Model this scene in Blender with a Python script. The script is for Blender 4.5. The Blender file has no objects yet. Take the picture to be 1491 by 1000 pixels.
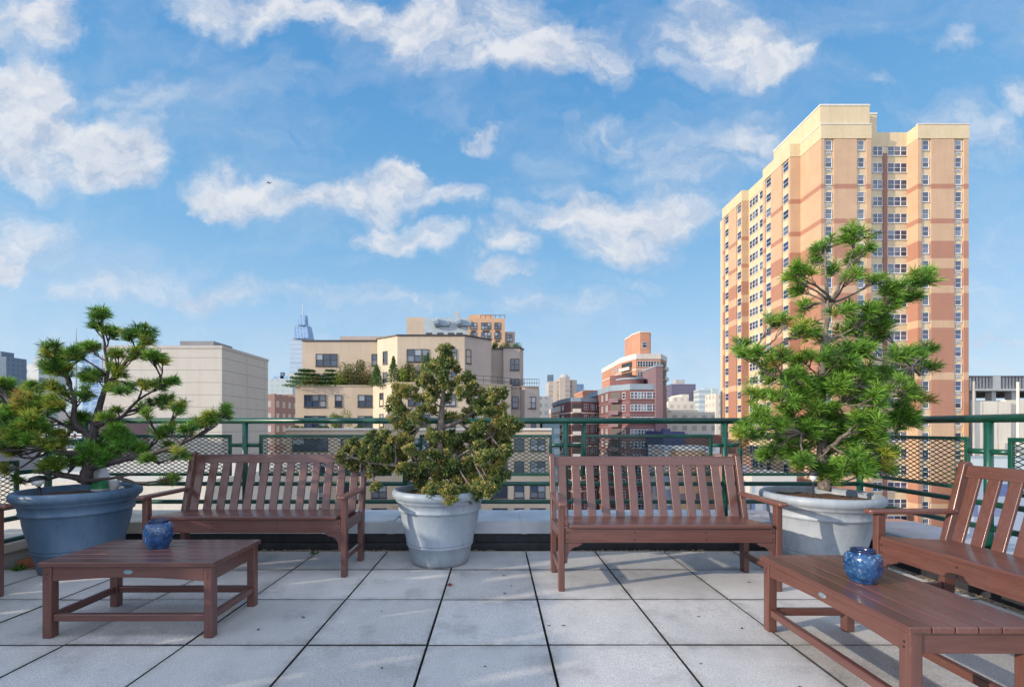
import bpy, bmesh, math, random
import numpy as np
from mathutils import Vector, Matrix
random.seed(7); rng = np.random.default_rng(7)
SC = bpy.context.scene
COL = SC.collection
F = 665.0; CX = 722.0; HY = 622.0; CZ = 1.1          # lens in photo pixels, principal point, eye height
def PX(x, D): return (x-CX)/F*D
def PZ(y, D): return CZ-(y-HY)/F*D
def P(x, y, D): return Vector((PX(x, D), D, PZ(y, D)))
SUN_AZ = math.radians(250.5); SUN_EL = math.radians(16)
SUN_STRENGTH = 4.8; SKY_STRENGTH = 0.15

# ------------------------------------------------------------------ materials
def new_mat(name):
    m = bpy.data.materials.new(name); m.use_nodes = True
    nt = m.node_tree
    return m, nt, nt.nodes['Principled BSDF']
def nd(nt, typ, **kw):
    n = nt.nodes.new(typ)
    for k, v in kw.items(): setattr(n, k, v)
    return n
def L(nt, a, b): nt.links.new(a, b)
def mathn(nt, op, a, b=None, c=None, clamp=False):
    n = nd(nt, 'ShaderNodeMath', operation=op, use_clamp=clamp)
    for i, v in enumerate((a, b, c)):
        if v is None: continue
        if isinstance(v, (int, float)): n.inputs[i].default_value = v
        else: L(nt, v, n.inputs[i])
    return n.outputs[0]
def mixc(nt, f, a, b, blend='MIX'):
    n = nd(nt, 'ShaderNodeMix', data_type='RGBA', blend_type=blend)
    for s, v in ((n.inputs[0], f), (n.inputs[6], a), (n.inputs[7], b)):
        if isinstance(v, (int, float)): s.default_value = v
        elif isinstance(v, tuple): s.default_value = (*v[:3], 1)
        else: L(nt, v, s)
    return n.outputs[2]
def noise(nt, vec, scale, detail=3, rough=.55):
    n = nd(nt, 'ShaderNodeTexNoise'); n.inputs['Scale'].default_value = scale
    n.inputs['Detail'].default_value = detail; n.inputs['Roughness'].default_value = rough
    if vec is not None: L(nt, vec, n.inputs['Vector'])
    return n.outputs['Fac']
def ramp(nt, fac, stops, interp='LINEAR'):
    n = nd(nt, 'ShaderNodeValToRGB'); cr = n.color_ramp; cr.interpolation = interp
    while len(cr.elements) < len(stops): cr.elements.new(.5)
    for e, (p, c) in zip(cr.elements, stops):
        e.position = p; e.color = (*c[:3], 1) if isinstance(c, tuple) else (c, c, c, 1)
    L(nt, fac, n.inputs[0]); return n.outputs[0]
def pos(nt): return nd(nt, 'ShaderNodeNewGeometry').outputs['Position']
def objc(nt): return nd(nt, 'ShaderNodeTexCoord').outputs['Object']
def scaled(nt, v, s):
    n = nd(nt, 'ShaderNodeVectorMath', operation='MULTIPLY'); L(nt, v, n.inputs[0]); n.inputs[1].default_value = s
    return n.outputs[0]
def bump(nt, b, h, strength, dist=.01):
    n = nd(nt, 'ShaderNodeBump'); n.inputs['Strength'].default_value = strength; n.inputs['Distance'].default_value = dist
    L(nt, h, n.inputs['Height']); L(nt, n.outputs[0], b.inputs['Normal'])
def pm(name, c1, c2, scale=8, rough=.6, bmp=0, metal=0, stretch=(1, 1, 1), world=False, spec=.5, dist=.004):
    m, nt, b = new_mat(name)
    v = scaled(nt, pos(nt) if world else objc(nt), stretch)
    f = noise(nt, v, scale, 4)
    f2 = ramp(nt, f, [(.3, 0.), (.7, 1.)])
    L(nt, mixc(nt, f2, c1, c2), b.inputs['Base Color'])
    b.inputs['Roughness'].default_value = rough; b.inputs['Metallic'].default_value = metal
    b.inputs['Specular IOR Level'].default_value = spec
    if bmp: bump(nt, b, f, bmp, dist)
    return m
M = {}
# plastic lumber, reddish brown with a faint streaked grain
def lumber(name, axis):
    m, nt, b = new_mat(name)
    st = [14, 14, 14]; st[axis] = .8
    v = scaled(nt, objc(nt), tuple(st))
    rnd = nd(nt, 'ShaderNodeNewGeometry').outputs['Random Per Island']
    f = noise(nt, v, 5, 5, .65); f2 = noise(nt, objc(nt), 2.5, 3)
    c = mixc(nt, ramp(nt, f, [(.25, 0.), (.75, 1.)]), (.110, .041, .032), (.205, .086, .062))
    c = mixc(nt, ramp(nt, f2, [(.35, 0.), (.7, .55)]), c, (.155, .072, .070))
    gr = noise(nt, v, 16, 3, .7); c = mixc(nt, ramp(nt, gr, [(.55, 0.), (.7, .5)]), c, (.085, .035, .030))
    sf = noise(nt, scaled(nt, objc(nt), (3, 3, 3)), 9, 6, .8); c = mixc(nt, ramp(nt, sf, [(.60, 0.), (.70, .40)]), c, (.27, .17, .145))
    k = nd(nt, 'ShaderNodeHueSaturation'); L(nt, c, k.inputs['Color'])
    L(nt, mathn(nt, 'MULTIPLY_ADD', rnd, .40, .66), k.inputs['Value'])
    L(nt, k.outputs[0], b.inputs['Base Color'])
    L(nt, mathn(nt, 'MULTIPLY_ADD', f2, .30, .20), b.inputs['Roughness'])
    b.inputs['Coat Weight'].default_value = .35; b.inputs['Coat Roughness'].default_value = .14
    bump(nt, b, f, .25, .002)
    return m
M['lumber_x'] = lumber('brown_lumber_lengthwise', 0)
M['lumber_y'] = lumber('brown_lumber_crosswise', 1)
M['lumber_z'] = lumber('brown_lumber_upright', 2)
M['green'] = pm('green_rail_paint', (.006, .055, .040), (.011, .090, .060), 9, .32, .1)
M['mesh'] = pm('dark_green_mesh', (.010, .040, .032), (.016, .055, .042), 20, .45)
# concrete pavers
T_PAVE = .612; JX = PX(771.8, 1.1*F/(829-HY)); JY = 1.1*F/(829-HY)
def paver():
    m, nt, b = new_mat('speckled_concrete_paver')
    p = pos(nt); rnd = nd(nt, 'ShaderNodeNewGeometry').outputs['Random Per Island']
    fine = noise(nt, p, 170, 2, .7); mid = noise(nt, p, 5.5, 5, .65); big = noise(nt, p, 1.3, 3)
    c = mixc(nt, ramp(nt, fine, [(.34, 0.), (.66, 1.)]), (.36, .345, .335), (.70, .67, .635))
    c = mixc(nt, ramp(nt, mid, [(.35, 0.), (.75, .5)]), c, (.36, .355, .35))
    c = mixc(nt, ramp(nt, big, [(.5, 0.), (.75, .45)]), c, (.32, .305, .29))
    st = noise(nt, p, 2.7, 6, .7); c = mixc(nt, ramp(nt, st, [(.54, 0.), (.66, .50)]), c, (.25, .24, .235))
    vo = nd(nt, 'ShaderNodeTexVoronoi', feature='F1'); vo.inputs['Scale'].default_value = 34; L(nt, p, vo.inputs['Vector'])
    gz_ = nd(nt, 'ShaderNodeSeparateXYZ'); L(nt, p, gz_.inputs[0])
    def edge(axis, o):
        w = mathn(nt, 'FRACT', mathn(nt, 'MULTIPLY', mathn(nt, 'SUBTRACT', gz_.outputs[axis], o), 1/T_PAVE))
        return mathn(nt, 'ABSOLUTE', mathn(nt, 'SUBTRACT', w, .5))
    ed = mathn(nt, 'MAXIMUM', edge('X', JX), edge('Y', JY))
    ed = mathn(nt, 'MULTIPLY', ramp(nt, ed, [(.41, 0.), (.5, 1.)]), ramp(nt, noise(nt, p, 9, 5, .7), [(.40, 0.), (.65, .7)]))
    c = mixc(nt, ed, c, (.22, .205, .19))
    spk = ramp(nt, vo.outputs['Distance'], [(.07, .7), (.12, 0.)])
    spk = mathn(nt, 'MULTIPLY', spk, ramp(nt, noise(nt, p, 11, 1), [(.52, 0.), (.6, 1.)]))
    c = mixc(nt, spk, c, (.17, .165, .165))
    k = nd(nt, 'ShaderNodeHueSaturation'); L(nt, c, k.inputs['Color'])
    L(nt, mathn(nt, 'MULTIPLY_ADD', rnd, .26, .88), k.inputs['Value'])
    L(nt, k.outputs[0], b.inputs['Base Color']); b.inputs['Roughness'].default_value = .82
    bump(nt, b, fine, .5, .0025)
    return m
M['paver'] = paver()
M['joint'] = pm('dark_joint', (.028, .028, .028), (.075, .07, .06), 30, .95, world=True)
M['membrane'] = pm('black_roof_membrane', (.018, .020, .026), (.040, .042, .050), 14, .55, .3, world=True)
M['cap'] = pm('weathered_metal_cap', (.42, .45, .49), (.60, .62, .65), 4, .42, .12, .35, world=True)
M['cap_beige'] = pm('pale_beige_stone_cap', (.50, .44, .36), (.62, .56, .47), 5, .75, .15, 0, world=True)
M['gravel'] = pm('dirty_gravel', (.10, .075, .05), (.42, .34, .24), 45, .95, .8, world=True)
def planter_mat(name, c1, c2, rough=.5):
    m, nt, b = new_mat(name)
    v = scaled(nt, objc(nt), (1, 1, .45)); f = noise(nt, v, 7, 5, .65); g = noise(nt, objc(nt), 60, 2)
    c = mixc(nt, ramp(nt, f, [(.3, 0.), (.7, 1.)]), c1, c2)
    # grime runs down from the rim and up from the foot
    z = nd(nt, 'ShaderNodeSeparateXYZ'); L(nt, objc(nt), z.inputs[0])
    low = ramp(nt, z.outputs['Z'], [(0., 1.), (.09, 0.)])
    c = mixc(nt, mathn(nt, 'MULTIPLY', low, mathn(nt, 'MULTIPLY', f, .8)), c, (.16, .14, .12))
    run = noise(nt, scaled(nt, objc(nt), (1, 1, .12)), 16, 4, .7)
    c = mixc(nt, ramp(nt, run, [(.52, 0.), (.72, .42)]), c, tuple(.55*x for x in c1))
    scf = noise(nt, scaled(nt, objc(nt), (.5, .5, 3.)), 22, 5, .75)
    c = mixc(nt, ramp(nt, scf, [(.62, 0.), (.68, .45)]), c, tuple(min(.8, 1.5*x+.08) for x in c2))
    L(nt, c, b.inputs['Base Color']); b.inputs['Roughness'].default_value = rough
    bump(nt, b, g, .12, .002)
    return m
M['planter_blue_shade'] = planter_mat('blue_shaded_planter', (.055, .112, .19), (.10, .165, .245))  # pale planter with its blue shade mixed into the colour
M['planter_grey'] = planter_mat('pale_grey_planter', (.225, .275, .33), (.33, .375, .42))
M['planter_white'] = planter_mat('off_white_planter', (.235, .285, .345), (.37, .40, .435))
M['soil'] = pm('potting_soil', (.05, .03, .018), (.20, .10, .05), 40, .95, .8)
def glaze():
    m, nt, b = new_mat('mottled_blue_glaze')
    v = objc(nt); f = noise(nt, v, 26, 5, .7); g = noise(nt, v, 75, 3, .7)
    z = nd(nt, 'ShaderNodeSeparateXYZ'); L(nt, v, z.inputs[0])
    c = mixc(nt, ramp(nt, f, [(.38, 0.), (.6, 1.)]), (.005, .030, .105), (.018, .080, .215))
    sp = mathn(nt, 'MULTIPLY', ramp(nt, g, [(.54, 0.), (.66, 1.)]), ramp(nt, z.outputs['Z'], [(.02, .12), (.09, .35), (.13, .85)]))
    c = mixc(nt, sp, c, (.22, .36, .47))
    L(nt, c, b.inputs['Base Color']); b.inputs['Roughness'].default_value = .16
    b.inputs['Coat Weight'].default_value = .5
    bump(nt, b, g, .35, .002)
    return m
M['glaze'] = glaze()
M['glaze_dark'] = pm('dark_blue_glaze', (.006, .015, .05), (.015, .03, .10), 20, .15)
M['black'] = pm('black_plastic', (.008, .009, .014), (.018, .018, .026), 20, .6)
M['steel'] = pm('brushed_steel', (.42, .44, .46), (.6, .62, .64), 30, .3, 0, .8)
M['badge'] = pm('blue_grey_badge', (.16, .25, .31), (.26, .36, .42), 60, .35, 0, .3)
M['lens'] = pm('clear_plastic', (.55, .58, .60), (.75, .77, .78), 20, .08)
M['white_plastic'] = pm('white_plastic', (.62, .63, .66), (.75, .76, .78), 12, .4)
M['label_green'] = pm('green_label', (.03, .22, .08), (.05, .32, .12), 30, .5)
M['brick_red'] = pm('red_brick', (.30, .10, .05), (.45, .17, .09), 20, .9, .5)
M['leaf_red'] = pm('red_dry_leaf', (.16, .02, .02), (.25, .04, .03), 30, .8)
M['leaf_brown'] = pm('brown_dry_leaf', (.05, .03, .02), (.12, .07, .04), 30, .85)
def bark(name, a, b_):
    m, nt, b = new_mat(name)
    v = scaled(nt, objc(nt), (1, 1, .35)); f = noise(nt, v, 55, 4, .7)
    L(nt, mixc(nt, ramp(nt, f, [(.3, 0.), (.7, 1.)]), a, b_), b.inputs['Base Color'])
    b.inputs['Roughness'].default_value = .9; bump(nt, b, f, .9, .006)
    return m
M['bark_dark'] = bark('dark_pine_bark', (.022, .018, .018), (.10, .08, .075))
M['bark_grey'] = bark('grey_pine_bark', (.07, .055, .045), (.26, .22, .19))
def foliage(name, rough=.5, trans=.28):
    m, nt, b = new_mat(name)
    at = nd(nt, 'ShaderNodeAttribute', attribute_name='tint'); L(nt, at.outputs['Color'], b.inputs['Base Color'])
    b.inputs['Roughness'].default_value = rough; b.inputs['Specular IOR Level'].default_value = .35
    tr = nd(nt, 'ShaderNodeBsdfTranslucent'); L(nt, mixc(nt, .25, at.outputs['Color'], (.30, .42, .06), 'MIX'), tr.inputs['Color'])
    mx = nd(nt, 'ShaderNodeMixShader'); mx.inputs[0].default_value = trans
    L(nt, b.outputs[0], mx.inputs[1]); L(nt, tr.outputs[0], mx.inputs[2])
    L(nt, mx.outputs[0], nt.nodes['Material Output'].inputs['Surface'])
    return m
M['needles'] = foliage('pine_needles'); M['scales'] = foliage('cypress_scale_leaves', .6, .2)

# masonry with optional darker bands by height; windows as grid for far-off towers
def masonry(name, c1, c2, scale=.5, bands=None, bandcol=None, brick=False, seam=None, rough=.85):
    m, nt, b = new_mat(name)
    p = pos(nt); f = noise(nt, p, scale, 5, .6); g = noise(nt, p, 6, 3)
    c = mixc(nt, ramp(nt, f, [(.3, 0.), (.7, 1.)]), c1, c2)
    z = nd(nt, 'ShaderNodeSeparateXYZ'); L(nt, p, z.inputs[0])
    if bands:
        zz = mathn(nt, 'MULTIPLY_ADD', z.outputs['Z'], 1/100., .5)
        st = [(0., 0.)]
        for a, e in sorted(bands): st += [(a/100+.5, 1.), (e/100+.5, 0.)]
        c = mixc(nt, ramp(nt, zz, st, 'CONSTANT'), c, mixc(nt, f, bandcol, tuple(x*1.25 for x in bandcol)))
    if brick:   # fine horizontal coursing
        w = mathn(nt, 'FRACT', mathn(nt, 'MULTIPLY', z.outputs['Z'], 1/.2))
        l = mathn(nt, 'MULTIPLY', mathn(nt, 'LESS_THAN', w, .22), .16)
        c = mixc(nt, l, c, (.55, .5, .45))
    if seam:
        w = mathn(nt, 'FRACT', mathn(nt, 'MULTIPLY_ADD', z.outputs['Z'], 1/seam[0], seam[1]))
        c = mixc(nt, mathn(nt, 'MULTIPLY', mathn(nt, 'LESS_THAN', w, seam[2]), .55), c, (.12, .11, .11))
    streak = noise(nt, scaled(nt, p, (1.6, 1.6, .10)), 1.2, 4, .6)
    c = mixc(nt, ramp(nt, streak, [(.5, 0.), (.8, .30)]), c, mixc(nt, .5, c, (.14, .12, .11)))
    c = mixc(nt, ramp(nt, g, [(.4, 0.), (.75, .12)]), c, (.2, .17, .15))
    L(nt, c, b.inputs['Base Color']); b.inputs['Roughness'].default_value = rough
    return m
def glass_mat(name, dark, light, rough=.12):
    m, nt, b = new_mat(name)
    oi = nd(nt, 'ShaderNodeObjectInfo').outputs['Random']; ri = nd(nt, 'ShaderNodeNewGeometry').outputs['Random Per Island']
    r = mathn(nt, 'FRACT', mathn(nt, 'ADD', mathn(nt, 'MULTIPLY', oi, 7.3), ri))
    z = nd(nt, 'ShaderNodeSeparateXYZ'); L(nt, objc(nt), z.inputs[0])
    # some windows have a drawn blind
    c = ramp(nt, r, [(0., dark), (.45, tuple(a*1.8 for a in dark)), (.62, tuple(.5*a+.5*c for a, c in zip(dark, light))), (.8, light)], 'CONSTANT')
    L(nt, c, b.inputs['Base Color']); b.inputs['Roughness'].default_value = rough
    b.inputs['Specular IOR Level'].default_value = .9
    return m
M['glass'] = glass_mat('window_glass', (.020, .035, .065), (.26, .28, .31))
M['glass_blue'] = glass_mat('blue_window_glass', (.016, .030, .075), (.12, .15, .21), .2)
M['frame_dark'] = pm('dark_window_frame', (.03, .028, .028), (.05, .045, .045), 3, .5, world=True)
M['frame_white'] = pm('white_window_frame', (.62, .62, .62), (.75, .75, .73), 3, .5, world=True)
TB = [(PZ(b_, 72), PZ(a, 72)) for a, b_ in ((269, 277), (319, 327), (353, 378), (394, 419), (430, 469), (480, 545), (556, 608), (703, 735), (750, 800))]
M['tower'] = masonry('tan_brick_with_red_bands', (.52, .335, .205), (.60, .395, .25), .35, TB, (.36, .165, .105), True)
M['tower_cream'] = masonry('cream_spandrel', (.59, .475, .305), (.67, .545, .365), .4, None, None, True)
M['tower_trim'] = masonry('yellow_cream_render', (.61, .485, .305), (.69, .555, .36), .4)
M['tower_pier'] = masonry('dark_red_brick_pier', (.24, .11, .085), (.32, .15, .11), .5, None, None, True)
M['cream'] = masonry('cream_brick', (.46, .36, .265), (.54, .43, .32), .3, None, None, True)
M['cream_light'] = masonry('pale_sunlit_cream_brick', (.56, .46, .33), (.64, .53, .39), .3, None, None, True)  # cream brick lightened for walls turned to the sun, also a coping
M['cream_grey'] = masonry('greyish_shaded_brick', (.36, .29, .25), (.44, .36, .31), .3, None, None, True)  # cream brick greyed for walls in shade, also plain grey roof blocks
M['beige'] = masonry('beige_concrete_panel', (.49, .445, .385), (.56, .515, .45), .15, seam=(1.083, .38, .05))
M['beige_plain'] = masonry('beige_concrete_edge', (.45, .415, .37), (.51, .475, .43), .3)
M['orange'] = masonry('orange_brick', (.50, .30, .17), (.58, .36, .22), .3, None, None, True)
M['brick'] = masonry('shade_darkened_red_brick', (.13, .045, .048), (.185, .07, .07), .3, None, None, True)  # red brick darkened in colour to stand for shade
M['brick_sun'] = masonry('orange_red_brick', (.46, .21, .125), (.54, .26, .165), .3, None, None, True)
M['conc_white'] = masonry('white_concrete_band', (.62, .58, .52), (.72, .68, .62), .3)
M['conc_blue'] = masonry('blue_grey_band', (.22, .29, .35), (.29, .36, .42), .3)
M['mauve'] = masonry('mauve_brick', (.17, .10, .12), (.21, .13, .15), .3, None, None, True)
M['white_wall'] = masonry('off_white_render', (.62, .56, .46), (.72, .66, .56), .2)
M['grey_roof'] = masonry('grey_roofing', (.16, .165, .18), (.26, .26, .27), .3)
M['bluegrey'] = masonry('blue_grey_cladding', (.34, .40, .43), (.42, .48, .51), .4)
M['concrete'] = masonry('raw_concrete', (.34, .33, .32), (.46, .45, .43), .3)
M['asphalt'] = masonry('street_asphalt', (.045, .045, .048), (.06, .06, .062), .2)
M['navy'] = pm('dark_blue_cover', (.02, .03, .10), (.04, .05, .15), 3, .6, world=True)
def far_tower(name, wall, win, du, dv, wu=.55, wv=.55, stripes=False):
    """far-off facade: window grid in world metres along the facade"""
    m, nt, b = new_mat(name); p = pos(nt)
    s = nd(nt, 'ShaderNodeSeparateXYZ'); L(nt, p, s.inputs[0])
    u = mathn(nt, 'ADD', s.outputs['X'], s.outputs['Y'])
    fu = mathn(nt, 'FRACT', mathn(nt, 'MULTIPLY', u, 1/du)); fv = mathn(nt, 'FRACT', mathn(nt, 'MULTIPLY', s.outputs['Z'], 1/dv))
    k = mathn(nt, 'LESS_THAN', fu, wu)
    if not stripes: k = mathn(nt, 'MULTIPLY', k, mathn(nt, 'LESS_THAN', fv, wv))
    else: k = mathn(nt, 'MULTIPLY', k, mathn(nt, 'MULTIPLY_ADD', mathn(nt, 'LESS_THAN', fv, wv), .45, .55))
    n = nd(nt, 'ShaderNodeTexWhiteNoise', noise_dimensions='2D')
    cmb = nd(nt, 'ShaderNodeCombineXYZ'); L(nt, mathn(nt, 'FLOOR', mathn(nt, 'MULTIPLY', u, 1/du)), cmb.inputs[0]); L(nt, mathn(nt, 'FLOOR', mathn(nt, 'MULTIPLY', s.outputs['Z'], 1/dv)), cmb.inputs[1])
    L(nt, cmb.outputs[0], n.inputs['Vector'])
    wc = mixc(nt, mathn(nt, 'MULTIPLY', n.outputs['Value'], .5), win, wall)
    L(nt, mixc(nt, k, mixc(nt, noise(nt, p, .05, 4), tuple(a*.88 for a in wall), tuple(a*1.1 for a in wall)), wc), b.inputs['Base Color'])
    L(nt, mathn(nt, 'MULTIPLY_ADD', k, -.5, .8), b.inputs['Roughness'])
    return m

# ------------------------------------------------------------------ mesh helpers
class MB:
    def __init__(s): s.v = []; s.f = []; s.mi = []; s.cur = 0
    def add(s, vs, fs):
        o = len(s.v); s.v += [tuple(v) for v in vs]
        for f in fs: s.f.append(tuple(i+o for i in f)); s.mi.append(s.cur)
        return s
    def mat(s, i): s.cur = i; return s
    def box(s, x0, x1, y0, y1, z0, z1):
        return s.add([(x0, y0, z0), (x1, y0, z0), (x1, y1, z0), (x0, y1, z0), (x0, y0, z1), (x1, y0, z1), (x1, y1, z1), (x0, y1, z1)],
                     [(0, 3, 2, 1), (4, 5, 6, 7), (0, 1, 5, 4), (1, 2, 6, 5), (2, 3, 7, 6), (3, 0, 4, 7)])
    def bar(s, p, q, w, h, up=(0, 0, 1)):
        p, q = Vector(p), Vector(q); d = (q-p).normalized(); u = Vector(up)
        a = d.cross(u)
        if a.length < 1e-5: a = d.cross(Vector((0, 1, 0)))
        a.normalize(); u = a.cross(d).normalized()
        a *= w/2; u = u*h/2
        vs = [p-a-u, p+a-u, p+a+u, p-a+u, q-a-u, q+a-u, q+a+u, q-a+u]
        return s.add(vs, [(0, 1, 2, 3), (7, 6, 5, 4), (0, 4, 5, 1), (1, 5, 6, 2), (2, 6, 7, 3), (3, 7, 4, 0)])
    def prism(s, poly, z0, z1, cap=True):
        n = len(poly)
        vs = [(x, y, z0) for x, y in poly]+[(x, y, z1) for x, y in poly]
        fs = [(i, (i+1) % n, n+(i+1) % n, n+i) for i in range(n)]
        if cap: fs += [tuple(range(n, 2*n)), tuple(reversed(range(n)))]
        return s.add(vs, fs)
    def slab(s, prof, x0, x1):
        """profile in (y,z) extruded along x"""
        n = len(prof)
        vs = [(x0, y, z) for y, z in prof]+[(x1, y, z) for y, z in prof]
        fs = [(i, n+i, n+(i+1) % n, (i+1) % n) for i in range(n)]+[tuple(range(n)), tuple(reversed(range(n, 2*n)))]
        return s.add(vs, fs)
    def slabz(s, prof, y0, y1):
        """profile in (x,z) extruded along y"""
        n = len(prof)
        vs = [(x, y0, z) for x, z in prof]+[(x, y1, z) for x, z in prof]
        fs = [(i, (i+1) % n, n+(i+1) % n, n+i) for i in range(n)]+[tuple(reversed(range(n))), tuple(range(n, 2*n))]
        return s.add(vs, fs)
    def tube(s, pts, rad, n=8, cap=True):
        pts = [Vector(p) for p in pts]
        if not hasattr(rad, '__len__'): rad = [rad]*len(pts)
        o = len(s.v); ref = Vector((.31, .17, .93))
        for i, p in enumerate(pts):
            d = (pts[min(i+1, len(pts)-1)]-pts[max(i-1, 0)]).normalized()
            if abs(d.dot(ref)) > .97: ref = Vector((.93, .2, .1))
            a = d.cross(ref).normalized(); b = d.cross(a)
            for k in range(n):
                t = 2*math.pi*k/n
                s.v.append(tuple(p+a*math.cos(t)*rad[i]+b*math.sin(t)*rad[i]))
        for i in range(len(pts)-1):
            for k in range(n):
                s.f.append((o+i*n+k, o+(i+1)*n+k, o+(i+1)*n+(k+1) % n, o+i*n+(k+1) % n)); s.mi.append(s.cur)
        if cap:
            s.f.append(tuple(o+k for k in range(n))); s.mi.append(s.cur)
            e = o+(len(pts)-1)*n; s.f.append(tuple(e+k for k in reversed(range(n)))); s.mi.append(s.cur)
        return s
    def lathe(s, prof, c=(0, 0, 0), n=48, sq=0):
        """profile (r,z); sq>0 squares the section"""
        o = len(s.v)
        for r, z in prof:
            for k in range(n):
                t = 2*math.pi*k/n; ct, st = math.cos(t), math.sin(t)
                q = 1
                if sq and r > .001: q = 1/((abs(ct)**(2+sq)+abs(st)**(2+sq))**(1/(2+sq)))
                s.v.append((c[0]+r*q*ct, c[1]+r*q*st, c[2]+z))
        for i in range(len(prof)-1):
            for k in range(n):
                s.f.append((o+i*n+k, o+i*n+(k+1) % n, o+(i+1)*n+(k+1) % n, o+(i+1)*n+k)); s.mi.append(s.cur)
        return s
    def mesh(s, name, mats, smooth=False):
        me = bpy.data.meshes.new(name); me.from_pydata(s.v, [], s.f)
        for m in (mats if isinstance(mats, (list, tuple)) else [mats]): me.materials.append(m)
        me.polygons.foreach_set('material_index', s.mi)
        if smooth: me.polygons.foreach_set('use_smooth', [True]*len(s.f))
        me.update(); return me
    def build(s, name, mats, parent=None, smooth=False, bevel=0, seg=2):
        if parent is not None:
            base = Vector((0, 0, 0)); q = parent
            while q is not None: base += q.location; q = q.parent
            s.v = [(a-base[0], b-base[1], c-base[2]) for a, b, c in s.v]
        me = s.mesh(name, mats, smooth)
        o = link(name, me, parent)
        if bevel:
            b = o.modifiers.new('bevel', 'BEVEL'); b.width = bevel; b.segments = seg; b.limit_method = 'ANGLE'; b.angle_limit = math.radians(40)
            if smooth or seg > 1:
                me.polygons.foreach_set('use_smooth', [True]*len(s.f))
                w = o.modifiers.new('wn', 'WEIGHTED_NORMAL'); w.keep_sharp = False
        return o
def link(name, data, parent=None, loc=None):
    o = bpy.data.objects.new(name, data); COL.objects.link(o)
    if parent is not None: o.parent = parent
    if loc is not None: o.location = loc
    return o
def tag(o, label, cat, group=None):
    o['label'] = label; o['category'] = cat
    if group: o['group'] = group
    return o
def thing(name, label, cat, loc=(0, 0, 0), group=None):
    o = link(name, None); o.location = loc; o.empty_display_size = .1
    return tag(o, label, cat, group)
def struct(o): o['kind'] = 'structure'; return o
def stuff(o): o['kind'] = 'stuff'; return o
def copy_tree(o, parent=None):
    c = o.copy(); COL.objects.link(c)
    if parent is not None: c.parent = parent
    for ch in o.children: copy_tree(ch, c)
    return c

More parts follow.
